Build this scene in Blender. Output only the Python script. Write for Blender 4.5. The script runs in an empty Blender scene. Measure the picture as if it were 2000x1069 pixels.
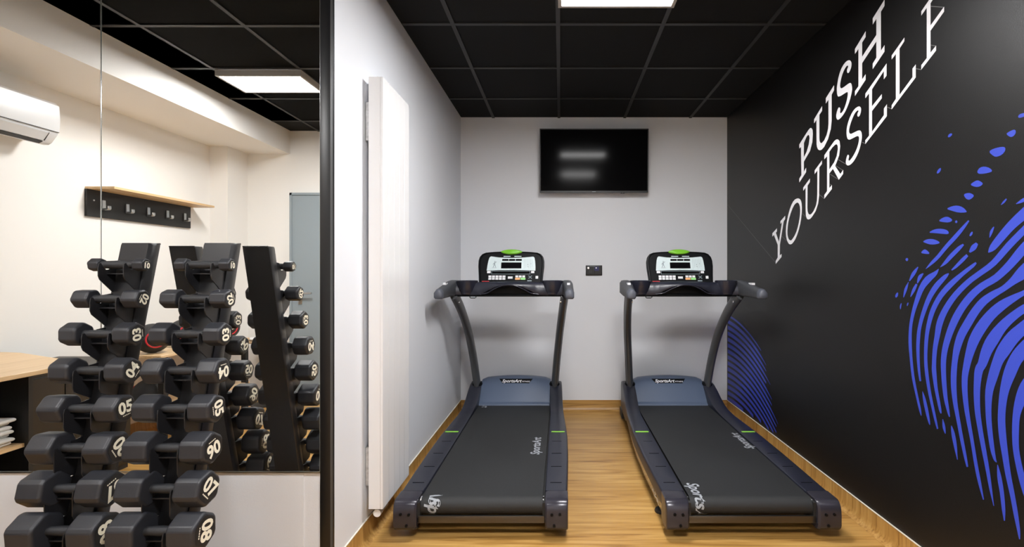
import bpy, bmesh, math
from mathutils import Vector, Matrix
from mathutils.geometry import tessellate_polygon

# ------------------------------------------------------------------ scene, camera, world, exposure
S = bpy.context.scene
COL = S.collection
PI = math.pi
F_PX = 964.0
EYE = 1.255
cam_d = bpy.data.cameras.new('camera')
cam_d.sensor_width = 36.0
cam_d.lens = 36.0 * F_PX / 2000.0
cam_d.shift_x = (1000.0 - 1095.0) / 2000.0
cam_d.clip_start = 0.02
cam = bpy.data.objects.new('camera', cam_d)
cam.location = (0, 0, EYE)
cam.rotation_euler = (PI / 2, 0, 0)
COL.objects.link(cam)
S.camera = cam

world = bpy.data.worlds.new('world')
S.world = world
world.use_nodes = True
world.node_tree.nodes['Background'].inputs[0].default_value = (0.0, 0.0, 0.0, 1)
world.node_tree.nodes['Background'].inputs[1].default_value = 0.0

S.view_settings.view_transform = 'Standard'
S.view_settings.look = 'None'
S.view_settings.gamma = 1.0
S.view_settings.use_curve_mapping = False
S.view_settings.exposure = 2.36
PANEL_STRENGTH = 17.0
PANEL_COLOR = (1.0, 0.988, 0.985)
try:
    S.cycles.use_denoising = True
    S.cycles.max_bounces = 14
    S.cycles.diffuse_bounces = 8
    S.cycles.glossy_bounces = 8
    S.cycles.caustics_reflective = True
    S.cycles.sample_clamp_indirect = 8.0
except Exception:
    pass

# room, metres: camera at x=0, y=0; the niche with the treadmills lies ahead (+y)
XL, XR = -0.913, 1.522            # niche side walls
YB = 4.513                        # niche back wall
YM = 1.965                        # wall that carries the mirrors
YR = -1.023                       # rear wall behind the camera
XW = -3.30                        # far left wall of the main room
XS = -2.708                       # face of the boxed-in soffit
ZS = 2.452                        # soffit underside
ZT = 2.679                        # ceiling
def vy(d): return 2 * YM - d      # depth seen in the mirror -> real y

# ------------------------------------------------------------------ materials
def nodes_of(name):
    m = bpy.data.materials.new(name)
    m.use_nodes = True
    nt = m.node_tree
    return m, nt, nt.nodes['Principled BSDF']

def mat(name, col, rough=0.5, metal=0.0, spec=0.5, bump=0.0, bscale=200.0, var=0.0, vscale=8.0, coat=0.0):
    m, nt, b = nodes_of(name)
    b.inputs['Base Color'].default_value = (*col, 1)
    b.inputs['Roughness'].default_value = rough
    b.inputs['Metallic'].default_value = metal
    b.inputs['Specular IOR Level'].default_value = spec
    b.inputs['Coat Weight'].default_value = coat
    b.inputs['Coat Roughness'].default_value = 0.1
    tc = nt.nodes.new('ShaderNodeTexCoord')
    if bump > 0:
        n = nt.nodes.new('ShaderNodeTexNoise'); n.inputs['Scale'].default_value = bscale
        n.inputs['Detail'].default_value = 3
        nt.links.new(tc.outputs['Object'], n.inputs['Vector'])
        bp = nt.nodes.new('ShaderNodeBump'); bp.inputs['Strength'].default_value = bump
        bp.inputs['Distance'].default_value = 0.002
        nt.links.new(n.outputs['Fac'], bp.inputs['Height'])
        nt.links.new(bp.outputs['Normal'], b.inputs['Normal'])
    if var > 0:
        n = nt.nodes.new('ShaderNodeTexNoise'); n.inputs['Scale'].default_value = vscale
        n.inputs['Detail'].default_value = 4
        nt.links.new(tc.outputs['Object'], n.inputs['Vector'])
        r = nt.nodes.new('ShaderNodeValToRGB')
        r.color_ramp.elements[0].position = 0.3; r.color_ramp.elements[1].position = 0.7
        r.color_ramp.elements[0].color = (*[c * (1 - var) for c in col], 1)
        r.color_ramp.elements[1].color = (*[min(1, c * (1 + var)) for c in col], 1)
        nt.links.new(n.outputs['Fac'], r.inputs['Fac'])
        nt.links.new(r.outputs['Color'], b.inputs['Base Color'])
    return m

def emit(name, col, strength):
    m, nt, b = nodes_of(name)
    b.inputs['Base Color'].default_value = (0.9, 0.9, 0.9, 1)
    b.inputs['Emission Color'].default_value = (*col, 1)
    b.inputs['Emission Strength'].default_value = strength
    return m

def wood(name, along, dark, mid, light, rough=0.32, fine=1.0, plank=0.0, spec=0.5):
    """printed wood; grain runs along axis 'x', 'y' or 'z'"""
    m, nt, b = nodes_of(name)
    tc = nt.nodes.new('ShaderNodeTexCoord')
    def mapped(long_s, cross_s):
        mp = nt.nodes.new('ShaderNodeMapping')
        s = [cross_s] * 3
        s['xyz'.index(along)] = long_s
        mp.inputs['Scale'].default_value = s
        nt.links.new(tc.outputs['Object'], mp.inputs['Vector'])
        return mp
    def noise(mp, scale, detail, dist):
        n = nt.nodes.new('ShaderNodeTexNoise')
        n.inputs['Scale'].default_value = scale; n.inputs['Detail'].default_value = detail
        n.inputs['Distortion'].default_value = dist
        nt.links.new(mp.outputs['Vector'], n.inputs['Vector'])
        return n
    n1 = noise(mapped(1.6, 22 * fine), 1.0, 6, 1.4)       # broad figure
    n2 = noise(mapped(2.2, 95 * fine), 1.0, 4, 0.4)       # fibres
    n3 = noise(mapped(0.6, 3.0 * fine), 1.0, 2, 0.0)      # strip to strip
    def ma(op, a, bb, v=None):
        q = nt.nodes.new('ShaderNodeMath'); q.operation = op
        nt.links.new(a, q.inputs[0])
        if bb is not None: nt.links.new(bb, q.inputs[1])
        else: q.inputs[1].default_value = v
        return q.outputs[0]
    a = ma('MULTIPLY', n1.outputs['Fac'], None, 0.45)
    c = ma('MULTIPLY', n2.outputs['Fac'], None, 0.35)
    d = ma('MULTIPLY', n3.outputs['Fac'], None, 0.20)
    e = ma('ADD', ma('ADD', a, c), d)
    r = nt.nodes.new('ShaderNodeValToRGB')
    r.color_ramp.elements[0].position = 0.36; r.color_ramp.elements[0].color = (*dark, 1)
    r.color_ramp.elements[1].position = 0.62; r.color_ramp.elements[1].color = (*light, 1)
    k = r.color_ramp.elements.new(0.47); k.color = (*mid, 1)
    nt.links.new(e, r.inputs['Fac'])
    nt.links.new(r.outputs['Color'], b.inputs['Base Color'])
    b.inputs['Roughness'].default_value = rough
    b.inputs['Specular IOR Level'].default_value = spec
    bp = nt.nodes.new('ShaderNodeBump'); bp.inputs['Strength'].default_value = 0.12
    bp.inputs['Distance'].default_value = 0.001
    nt.links.new(n2.outputs['Fac'], bp.inputs['Height'])
    nt.links.new(bp.outputs['Normal'], b.inputs['Normal'])
    return m

M = {}
M['white'] = mat('wall_white', (0.765, 0.785, 0.825), 0.55, bump=0.15, bscale=160)
M['cream'] = mat('wall_cream', (0.82, 0.805, 0.775), 0.65, bump=0.12, bscale=160)
M['mural'] = mat('wall_black', (0.0070, 0.0067, 0.0068), 0.40, bump=0.25, bscale=420, spec=0.33)
M['tile'] = mat('ceiling_tile_black', (0.0055, 0.006, 0.0068), 0.85, bump=0.3, bscale=500, spec=0.25)
M['tbar'] = mat('ceiling_bar', (0.020, 0.020, 0.021), 0.5, spec=0.5)
FD, FM, FL = (0.21, 0.095, 0.021), (0.41, 0.218, 0.056), (0.57, 0.345, 0.112)
M['floor'] = wood('vinyl_wood_floor', 'x', FD, FM, FL, 0.34)
M['base_v'] = wood('vinyl_wood_upright', 'z', FD, FM, FL, 0.4)
M['base_h'] = wood('vinyl_wood_level', 'x', FD, FM, FL, 0.4)
M['oak'] = wood('oak_board', 'y', (0.55, 0.36, 0.18), (0.66, 0.45, 0.24), (0.74, 0.53, 0.31), 0.4)
M['seal'] = mat('sealant', (0.75, 0.70, 0.60), 0.5)
M['mirror'] = mat('mirror_glass', (0.90, 0.91, 0.90), 0.0, metal=1.0)
M['mirror_edge'] = mat('mirror_edge', (0.55, 0.58, 0.56), 0.2, metal=0.6)
M['blackmetal'] = mat('black_metal', (0.008, 0.008, 0.009), 0.35, spec=0.5)
M['rack'] = mat('rack_black', (0.012, 0.012, 0.014), 0.38, bump=0.1, bscale=300)
M['rubber'] = mat('dumbbell_rubber', (0.021, 0.022, 0.027), 0.46, bump=0.15, bscale=500)
M['grip'] = mat('dumbbell_grip', (0.020, 0.021, 0.024), 0.42, bump=0.5, bscale=900)
M['face'] = mat('dumbbell_face', (0.010, 0.010, 0.011), 0.5)
M['number'] = mat('print_cream', (0.80, 0.76, 0.62), 0.5)
M['print_white'] = mat('print_white', (0.80, 0.80, 0.83), 0.5)
M['print_blue'] = mat('print_blue', (0.036, 0.066, 0.50), 0.42)
M['hair'] = mat('print_thin_line', (0.16, 0.16, 0.16), 0.5)
M['radiator'] = mat('radiator_white', (0.78, 0.78, 0.785), 0.25, spec=0.5)
M['plastic_white'] = mat('white_plastic', (0.80, 0.80, 0.80), 0.35)
M['galv'] = mat('galvanised', (0.6, 0.6, 0.6), 0.4, metal=0.8, var=0.2, vscale=60)
M['navy'] = mat('treadmill_navy', (0.016, 0.0175, 0.029), 0.36, bump=0.08, bscale=500)
M['navy_gloss'] = mat('treadmill_navy_gloss', (0.018, 0.019, 0.030), 0.22)
M['cap'] = mat('treadmill_cap', (0.034, 0.032, 0.043), 0.26, metal=0.2)
M['hood'] = mat('hood_blue_grey', (0.085, 0.115, 0.18), 0.38, bump=0.05, bscale=400)
M['belt'] = mat('belt_black', (0.0150, 0.0158, 0.0168), 0.62, bump=0.6, bscale=700, var=0.15, vscale=3)
M['beltprint'] = mat('belt_print', (0.33, 0.35, 0.38), 0.6)
M['upright'] = mat('upright_grey', (0.105, 0.107, 0.112), 0.33, metal=0.5)
M['armgrip'] = mat('armrest_grey', (0.050, 0.053, 0.060), 0.5, bump=0.2, bscale=500)
M['endcap'] = mat('armrest_cap', (0.085, 0.092, 0.115), 0.45)
M['sideplate'] = mat('side_plate', (0.32, 0.30, 0.29), 0.16, metal=1.0)
M['crossbar'] = mat('crossbar_metal', (0.11, 0.10, 0.09), 0.3, metal=0.9)
M['chrome'] = mat('chrome', (0.75, 0.75, 0.75), 0.12, metal=1.0)
M['steel'] = mat('brushed_steel', (0.55, 0.55, 0.55), 0.3, metal=1.0)
M['consoleblack'] = mat('console_black', (0.0045, 0.005, 0.006), 0.45, spec=0.12)
M['overlay'] = mat('console_overlay', (0.58, 0.68, 0.70), 0.4)
M['overlay_dim'] = mat('console_overlay_print', (0.42, 0.50, 0.53), 0.4)
M['screen'] = mat('display_black', (0.004, 0.004, 0.005), 0.12)
M['key'] = mat('key_white', (0.78, 0.78, 0.80), 0.4)
M['key_orange'] = mat('key_orange', (0.85, 0.42, 0.18), 0.4)
M['key_green'] = mat('key_green', (0.32, 0.72, 0.25), 0.4)
M['key_grey'] = mat('key_grey', (0.22, 0.27, 0.30), 0.4)
M['green'] = mat('green_plastic', (0.16, 0.46, 0.02), 0.4)
M['marker'] = mat('green_marker', (0.26, 0.62, 0.06), 0.45)
M['red'] = mat('red_ring', (0.55, 0.02, 0.03), 0.45)
M['tvscreen'] = mat('tv_glass', (0.0035, 0.0035, 0.004), 0.10, spec=0.05)
M['tvframe'] = mat('tv_frame', (0.006, 0.006, 0.007), 0.4)
M['socket'] = mat('socket_black', (0.018, 0.018, 0.020), 0.4)
M['socket_blue'] = mat('socket_dark_blue', (0.012, 0.012, 0.10), 0.3)
M['door'] = mat('door_grey_blue', (0.27, 0.32, 0.35), 0.45)
M['doorframe'] = mat('door_frame_grey', (0.20, 0.24, 0.26), 0.45)
M['deskdark'] = mat('desk_dark', (0.018, 0.012, 0.006), 0.45)
M['deskblack'] = mat('desk_black', (0.010, 0.010, 0.010), 0.5)
M['towel'] = mat('towel_white', (0.80, 0.79, 0.76), 0.9, bump=0.8, bscale=300)
M['ball'] = mat('ball_rubber', (0.022, 0.022, 0.023), 0.6, bump=0.5, bscale=250)
M['lampframe'] = mat('lamp_frame', (0.42, 0.40, 0.37), 0.45)
M['diffuser'] = emit('lamp_diffuser', PANEL_COLOR, PANEL_STRENGTH)
M['ac'] = mat('ac_white', (0.68, 0.69, 0.70), 0.3)
M['acdark'] = mat('ac_slot', (0.03, 0.03, 0.03), 0.5)
M['rubberfoot'] = mat('rubber_foot', (0.012, 0.012, 0.012), 0.6)

# ------------------------------------------------------------------ mesh helpers
class MB:
    def __init__(s): s.v = []; s.f = []
    def add(s, vs, fs):
        o = len(s.v); s.v += [tuple(p) for p in vs]; s.f += [tuple(i + o for i in f) for f in fs]; return s
    def box(s, x0, x1, y0, y1, z0, z1):
        return s.add([(x0,y0,z0),(x1,y0,z0),(x1,y1,z0),(x0,y1,z0),(x0,y0,z1),(x1,y0,z1),(x1,y1,z1),(x0,y1,z1)],
                     [(0,3,2,1),(4,5,6,7),(0,1,5,4),(1,2,6,5),(2,3,7,6),(3,0,4,7)])
    def loft(s, loops, cap=True, closed=True):
        n = len(loops[0]); o = len(s.v)
        for l in loops: s.v += [tuple(p) for p in l]
        for k in range(len(loops) - 1):
            for i in range(n if closed else n - 1):
                j = (i + 1) % n
                s.f.append((o + k*n + i, o + k*n + j, o + (k+1)*n + j, o + (k+1)*n + i))
        if cap:
            s.f.append(tuple(o + i for i in range(n))[::-1])
            s.f.append(tuple(o + (len(loops)-1)*n + i for i in range(n)))
        return s
    def prism(s, poly, axis, a, b):
        """poly: 2-D points in the two remaining axes (cyclic order kept: x->(y,z), y->(x,z), z->(x,y))"""
        def P(q, t):
            return {'x': (t, q[0], q[1]), 'y': (q[0], t, q[1]), 'z': (q[0], q[1], t)}[axis]
        return s.loft([[P(q, a) for q in poly], [P(q, b) for q in poly]])
    def tube(s, path, rx, ry=None, n=12, side=None):
        ry = ry or rx
        loops = []
        path = [Vector(p) for p in path]
        for i, p in enumerate(path):
            t = (path[min(i+1, len(path)-1)] - path[max(i-1, 0)]).normalized()
            sd = Vector(side) if side else (Vector((0,0,1)) if abs(t.z) < .9 else Vector((1,0,0)))
            u = (sd - t * sd.dot(t)).normalized(); w = t.cross(u)
            r1 = rx[i] if isinstance(rx, (list, tuple)) else rx
            r2 = ry[i] if isinstance(ry, (list, tuple)) else ry
            loops.append([p + u * r1 * math.cos(2*PI*k/n) + w * r2 * math.sin(2*PI*k/n) for k in range(n)])
        return s.loft(loops)
    def cyl(s, c, axis, r, a, b, n=20):
        pts = [(c[0] + r*math.cos(2*PI*k/n), c[1] + r*math.sin(2*PI*k/n)) for k in range(n)]
        return s.prism(pts, axis, a, b)
    def lathe(s, prof, c=(0,0,0), n=24, a0=0.0, a1=2*PI):
        """prof: (r, z) list turned round the z axis through c"""
        full = abs(a1 - a0 - 2*PI) < 1e-6
        cols = n if full else n + 1
        o = len(s.v); m = len(prof)
        for k in range(cols):
            a = a0 + (a1 - a0) * k / n
            for r, z in prof: s.v.append((c[0] + r*math.cos(a), c[1] + r*math.sin(a), c[2] + z))
        for k in range(n):
            k2 = (k + 1) % cols
            for i in range(m - 1):
                s.f.append((o + k*m + i, o + k2*m + i, o + k2*m + i + 1, o + k*m + i + 1))
        return s
    def build(s, name, mt, parent=None, smooth=None, bevel=0.0, seg=2, kind=None, recalc=True):
        me = bpy.data.meshes.new(name)
        me.from_pydata(s.v, [], s.f)
        bm = bmesh.new(); bm.from_mesh(me)
        bmesh.ops.remove_doubles(bm, verts=bm.verts, dist=1e-6)
        if recalc: bmesh.ops.recalc_face_normals(bm, faces=bm.faces)
        if bevel > 0:
            es = [e for e in bm.edges if len(e.link_faces) == 2 and e.calc_face_angle(0) > 0.6]
            bmesh.ops.bevel(bm, geom=es, offset=bevel, offset_type='OFFSET', segments=seg, profile=0.5,
                            affect='EDGES', clamp_overlap=True)
        bm.to_mesh(me); bm.free()
        return link(name, me, mt, parent, smooth if smooth is not None else (40 if bevel > 0 else None), kind)

def link(name, me, mt, parent=None, smooth=None, kind=None):
    if smooth:
        me.shade_smooth()
        me.set_sharp_from_angle(angle=math.radians(smooth))
    if not me.materials: me.materials.append(M[mt])
    o = bpy.data.objects.new(name, me)
    COL.objects.link(o)
    if parent: o.parent = parent
    if kind: o['kind'] = kind
    return o

def thing(name, label, cat, loc=(0,0,0), rotz=0.0, group=None):
    o = bpy.data.objects.new(name, None)
    o.empty_display_size = 0.1
    COL.objects.link(o)
    o.location = loc; o.rotation_euler = (0, 0, rotz)
    o['label'] = label; o['category'] = cat
    if group: o['group'] = group
    return o

def tag(o, label, cat, group=None):
    o['label'] = label; o['category'] = cat
    if group: o['group'] = group
    return o

def struct(o, label=None):
    o['kind'] = 'structure'
    if label: o['label'] = label
    return o

def text_mesh(body, size, bold=0.0, shear=0.0, spacing=1.0):
    """flat filled lettering from the built-in font, centred on the origin in the xy plane"""
    cu = bpy.data.curves.new('lettering', 'FONT')
    cu.body = body; cu.size = size; cu.offset = bold; cu.shear = shear; cu.space_character = spacing
    cu.align_x = 'CENTER'; cu.align_y = 'CENTER'; cu.resolution_u = 3
    ob = bpy.data.objects.new('lettering', cu)
    COL.objects.link(ob)
    bpy.context.view_layer.update()
    dg = bpy.context.evaluated_depsgraph_get()
    me = bpy.data.meshes.new_from_object(ob.evaluated_get(dg))
    bpy.data.objects.remove(ob); bpy.data.curves.remove(cu)
    me.materials.clear()
    return me

def place_text(name, body, size, fn, mt, parent, bold=0.0, shear=0.0, spacing=1.0, rot=0.0):
    """fn maps a flat (u, v) to a 3-D point of the surface that is printed on"""
    me = text_mesh(body, size, bold, shear, spacing)
    c, s = math.cos(rot), math.sin(rot)
    for v in me.vertices:
        u, w = v.co.x, v.co.y
        v.co = fn(u*c - w*s, u*s + w*c)
    me.update()
    return link(name, me, mt, parent)

def rrect(w, h, r, n=5, cx=0, cy=0):
    """rounded rectangle, half sizes w,h"""
    out = []
    for sx, sy, a in ((1,-1,-PI/2), (1,1,0), (-1,1,PI/2), (-1,-1,PI)):
        for k in range(n + 1):
            t = a + PI/2 * k / n
            out.append((cx + sx*(w - r) + r*math.cos(t), cy + sy*(h - r) + r*math.sin(t)))
    return out

def catmull(P, n=6):
    out = []; m = len(P)
    for i in range(m - 1):
        p0, p1, p2, p3 = P[max(i-1,0)], P[i], P[i+1], P[min(i+2,m-1)]
        for k in range(n):
            t = k / n
            out.append(tuple(.5*((2*b)+(-a+c)*t+(2*a-5*b+4*c-d)*t*t+(-a+3*b-3*c+d)*t**3) for a,b,c,d in zip(p0,p1,p2,p3)))
    out.append(P[-1])
    return out

# ------------------------------------------------------------------ the room
struct(MB().box(XW-.1, XR+.1, YR-.1, YB+.1, -.08, 0).build('floor', 'floor'), 'wood-look vinyl floor with grain running across the room')
struct(MB().box(XL-.1, XR+.1, YB, YB+.1, 0, ZT+.1).build('wall_back', 'white'), 'white wall behind the treadmills')
wr = struct(MB().box(XR, XR+.1, YR-.1, YB, 0, ZT+.1).build('wall_right', 'mural'), 'matt black mural wall with white lettering and blue fingerprint')
struct(MB().box(XL-.11, XL, YM+.003, YB, 0, ZT+.1).build('wall_left', 'white'), 'white wall carrying the tall radiator')
struct(MB().box(XW, XL-.11, YM, YM+.10, 0, ZT+.1).build('wall_mirror', 'white'), 'white wall carrying the mirrors')
struct(MB().box(XW-.1, XW, YR-.1, YM+.1, 0, ZT+.1).build('wall_side', 'cream'), 'cream wall reflected in the mirror')
struct(MB().box(XW, XR, YR-.1, YR, 0, ZT+.1).build('wall_rear', 'cream'), 'cream wall with the grey door, seen in the mirror')
struct(MB().box(XW, XS, YR, YM, ZS, ZT+.1).build('wall_soffit', 'cream'), 'cream boxed-in soffit reflected at the top of the mirror')
struct(MB().box(XW, -3.13, YR, YR+.30, 0, ZS).build('wall_pilaster', 'cream'), 'cream corner pilaster reflected in the mirror')

ceil = struct(MB().box(XW, XR, YR, YB, ZT+.025, ZT+.1).build('ceiling', 'tile'), 'black suspended tile ceiling')
def grid(x0, x1, y0, y1, gx, gy):
    xs = [x0] + [x for x in gx if x0 + .02 < x < x1 - .02] + [x1]
    ys = [y0] + [y for y in gy if y0 + .02 < y < y1 - .02] + [y1]
    cache = {}
    for a, b in zip(xs, xs[1:]):
        for c, d in zip(ys, ys[1:]):
            w, h = round(b-a-.004, 3), round(d-c-.004, 3)
            if (w, h) not in cache:
                o = MB().box(-w/2, w/2, -h/2, h/2, 0, .018).build('ceiling_tile', 'tile', ceil, bevel=.002, seg=1)
                cache[(w, h)] = o.data
            else:
                o = bpy.data.objects.new('ceiling_tile', cache[(w, h)]); COL.objects.link(o); o.parent = ceil
            o.location = ((a+b)/2, (c+d)/2, ZT+.004)
    for x in xs[1:-1]:
        MB().box(x-.012, x+.012, y0, y1, ZT-.003, ZT+.003).build('ceiling_bar', 'tbar', ceil)
    for y in ys[1:-1]:
        for a, b in zip(xs, xs[1:]):
            MB().box(a+.012, b-.012, y-.012, y+.012, ZT-.003, ZT+.003).build('ceiling_bar', 'tbar', ceil)
GX = [-.615 + .6*k for k in range(-5, 5)]
grid(XL, XR, YM, YB, GX, [2.817 + .6*k for k in range(-2, 4)])
grid(XS, XR, YR, YM, GX, [vy(2.846 + .59*k) for k in range(-2, 5)])

# coved vinyl skirting
def cove(name, along, fixed, a, b, sign, mt, label):
    prof = [(0, .098), (.004, .098), (.0045, .04), (.008, .022), (.018, .008), (.034, .001), (0, .001)]
    P = (lambda t: [(fixed + sign*u, t, z) for u, z in prof]) if along == 'y' else (lambda t: [(t, fixed + sign*u, z) for u, z in prof])
    o = struct(MB().loft([P(a), P(b)]).build(name, mt, smooth=50), label)
    if along == 'y': MB().box(min(fixed, fixed+sign*.006), max(fixed, fixed+sign*.006), a, b, .098, .1015).build('sealant', 'seal', o)
    return o
cove('baseboard_left', 'y', XL, YM, YB, 1, 'base_v', 'wood-look skirting under the radiator wall')
cove('baseboard_right', 'y', XR, YR, YB, -1, 'base_v', 'wood-look skirting under the black mural')
cove('baseboard_back', 'x', YB, XL, XR, -1, 'base_h', 'wood-look skirting under the television wall')
cove('baseboard_mirror', 'x', YM, XW, XL-.06, -1, 'base_h', 'wood-look skirting under the mirrors')
cove('baseboard_rear', 'x', YR, -1.6, XR, 1, 'base_h', 'wood-look skirting beside the grey door')
cove('baseboard_side', 'y', XW, YR+.3, YM, 1, 'base_v', 'wood-look skirting of the cream side wall')

# black corner profile between the mirrors and the niche
tr = struct(MB().box(-.9545, -.9015, YM-.008, YM+.004, 0, ZT).build('trim_1', 'blackmetal', bevel=.002, seg=2), 'black metal corner profile beside the mirror')
MB().box(-.9125, -.9035, YM-.0095, YM-.007, 0, ZT).build('profile_ridge', 'upright', tr)

# door in the rear wall, seen in the mirror
dx0, dx1 = -2.70, -1.78
dr = struct(MB().box(dx0+.02, dx1-.02, YR, YR+.022, .006, 2.035).build('door_1', 'door', bevel=.003, seg=1), 'grey-blue door reflected in the mirror')
fb = MB(); fb.box(dx0, dx0+.022, YR, YR+.03, 0, 2.06); fb.box(dx1-.022, dx1, YR, YR+.03, 0, 2.06); fb.box(dx0, dx1, YR, YR+.03, 2.037, 2.06)
fb.build('door_frame', 'door', dr)
h = MB().box(dx0+.085, dx0+.125, YR+.022, YR+.032, .95, 1.10).build('door_handle', 'steel', dr, bevel=.004)
MB().tube([(dx0+.105, YR+.03, 1.06), (dx0+.105, YR+.07, 1.06), (dx0+.12, YR+.075, 1.06), (dx0+.24, YR+.075, 1.06)], .010, n=10).build('lever', 'steel', h, smooth=40)
MB().cyl((dx0+.105, .99), 'y', .008, YR+.03, YR+.036, 12).build('keyhole', 'socket', h)
# ------------------------------------------------------------------ mirrors
def mirror(x0, x1, label, seam=False):
    z0, z1 = .469, 2.55
    o = thing('wall_mirror_panel', label, 'mirror', ((x0+x1)/2, YM, z0), group='mirror panels behind the dumbbell racks')
    w, h = (x1-x0)/2, z1-z0
    MB().box(-w, w, -.005, -.0005, 0, h).build('backing', 'mirror_edge', o)
    MB().add([(-w+.001, -.0055, .001), (w-.001, -.0055, .001), (w-.001, -.0055, h-.001), (-w+.001, -.0055, h-.001)], [(0,1,2,3)]).build('glass', 'mirror', o, recalc=False)
    MB().box(-w, w, -.009, -.0005, -.006, -.0005).build('support_rail', 'steel', o)
    if seam: MB().box(w+.0004, w+.0036, -.0062, -.0005, 0, h).build('seam_strip', 'chrome', o, bevel=.001, seg=2)
mirror(-1.8225, -.9555, 'mirror panel right of the seam, meeting the black corner profile')
mirror(-2.85, -1.8265, 'mirror panel left of the vertical seam, showing the air conditioner', True)

# ------------------------------------------------------------------ ceiling lights
def lamp(cx, cy, w, d, label):
    o = thing('ceiling_light', label, 'ceiling light', (cx, cy, ZT-.003), group='flat panel ceiling lights')
    t = .042; b = .018; fr = MB()
    fr.box(-w/2, w/2, -d/2, -d/2+b, -t, 0); fr.box(-w/2, w/2, d/2-b, d/2, -t, 0)
    fr.box(-w/2, -w/2+b, -d/2+b, d/2-b, -t, 0); fr.box(w/2-b, w/2, -d/2+b, d/2-b, -t, 0)
    fr.build('frame', 'lampframe', o)
    MB().box(-w/2+b, w/2-b, -d/2+b, d/2-b, -t+.004, -.012).build('diffuser', 'diffuser', o)
lamp(.287, 2.387, .60, .35, 'glowing flat ceiling light above the treadmills')
lamp(-2.11, vy(3.615), .60, .33, 'glowing flat ceiling light reflected in the mirror')
lamp(.30, .35, .60, .60, 'flat ceiling light reflected in the dark television')

# ------------------------------------------------------------------ radiator
def radiator():
    y0, y1, z0, z1, xf, xb = 2.28, 2.672, .165, 2.165, -.821, -.888
    r = thing('radiator', 'tall white vertical panel radiator on the left wall', 'radiator', (XL, y0, z0))
    L = lambda b: b
    ox, oy, oz = XL, y0, z0
    w, h = y1-y0, z1-z0
    f, k = xf-ox, xb-ox
    MB().box(k, f-.012, 0, .004, 0, h).build('side_panel', 'radiator', r, bevel=.0015, seg=1)
    MB().box(k, f-.012, w-.004, w, 0, h).build('side_panel', 'radiator', r, bevel=.0015, seg=1)
    MB().box(k, f-.012, .004, w-.004, h-.004, h-.001).build('top_grille', 'radiator', r)
    MB().box(k+.004, k+.014, .006, w-.006, .01, h-.01).build('back_panel', 'radiator', r)
    ys = [0, .008] + [.008 + (w-.016)*i/5 for i in range(1, 5)] + [w-.008, w]
    n = 5
    for i in range(n):
        a, b = w*i/n + (.0006 if i else 0), w*(i+1)/n - (.0006 if i < n-1 else 0)
        MB().box(f-.012, f, a, b, 0, h).build('front_panel', 'radiator', r, bevel=.0008, seg=1)
    for z in (.19, h-.20):
        MB().box(.003, k+.006, .02, .05, z-.09, z+.09).build('bracket', 'galv', r, bevel=.002, seg=1)
        MB().box(.003, k+.006, w-.05, w-.02, z-.09, z+.09).build('bracket', 'galv', r, bevel=.002, seg=1)
    v = MB().tube([(f-.035, .03, -.028), (f-.030, .12, -.028)], [.015, .013], n=16).build('valve', 'plastic_white', r, smooth=40)
    MB().tube([(f-.035, .02, -.028), (f-.035, .05, -.028)], .018, n=16).build('valve_cap', 'plastic_white', v, smooth=40)
    MB().tube([(f-.035, .045, -.025), (f-.035, .045, .01)], .009, n=12).build('valve_stem', 'steel', v, smooth=40)
    MB().cyl((f-.03, .02), 'z', .006, h-.001, h+.006, 10).build('vent_plug', 'steel', r)
radiator()

# ------------------------------------------------------------------ television and wall socket
def television():
    W, H = .485, .283
    t = thing('television', 'black flat television on the white back wall, tilted slightly down', 'television', (.298, 4.405, 2.262))
    t.rotation_euler = (math.radians(2.2), 0, 0)
    MB().box(-W, W, .004, .035, -H, H).build('housing', 'tvframe', t, bevel=.004)
    MB().box(-.3, .3, .035, .06, -.2, .15).build('back_cover', 'tvframe', t, bevel=.01)
    MB().add([(-W+.009, -.0005, -H+.016), (W-.009, -.0005, -H+.016), (W-.009, -.0005, H-.009), (-W+.009, -.0005, H-.009)], [(0,1,2,3)]).build('screen', 'tvscreen', t, recalc=False)
    b = MB()
    b.box(-W, W, -.002, .006, -H, -H+.016); b.box(-W, W, -.002, .006, H-.009, H)
    b.box(-W, -W+.009, -.002, .006, -H+.016, H-.009); b.box(W-.009, W, -.002, .006, -H+.016, H-.009)
    b.build('bezel', 'tvframe', t)
    MB().box(-.016, .016, -.0028, -.002, -H+.006, -H+.010).build('logo', 'key_grey', t)
    s = MB().box(.24, .275, .002, .02, -H-.007, -H).build('sensor_box', 'tvframe', t, bevel=.002)
    MB().box(.2555, .2595, .001, .003, -H-.005, -H-.002).build('status_light', 'key', s)
    MB().box(-.12, .12, .06, .098, -.12, .08).build('wall_bracket', 'blackmetal', t)
television()
def socket():
    s = thing('wall_socket', 'black double wall socket between the treadmills', 'wall socket', (.304, YB, 1.283))
    MB().box(-.075, .075, -.010, 0, -.047, .047).build('cover_plate', 'socket', s, bevel=.003)
    MB().box(-.066, -.004, -.0115, -.0095, -.036, .036).build('switch_module', 'tvframe', s, bevel=.001, seg=1)
    MB().cyl((-.052, .022), 'y', .009, -.0125, -.011, 16).build('knob', 'chrome', s, smooth=30)
    MB().box(-.045, -.015, -.0125, -.011, -.022, .002).build('port', 'socket', s)
    m = MB().box(.004, .066, -.0115, -.0095, -.036, .036).build('socket_module', 'tvframe', s, bevel=.001, seg=1)
    MB().box(.006, .046, -.0125, -.011, -.004, .034).build('blue_square', 'socket_blue', m)  # dark blue square with a white dot, set on the right module
    MB().cyl((.020, .023), 'y', .006, -.0135, -.012, 14).build('white_dot', 'print_white', m)
socket()

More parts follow.
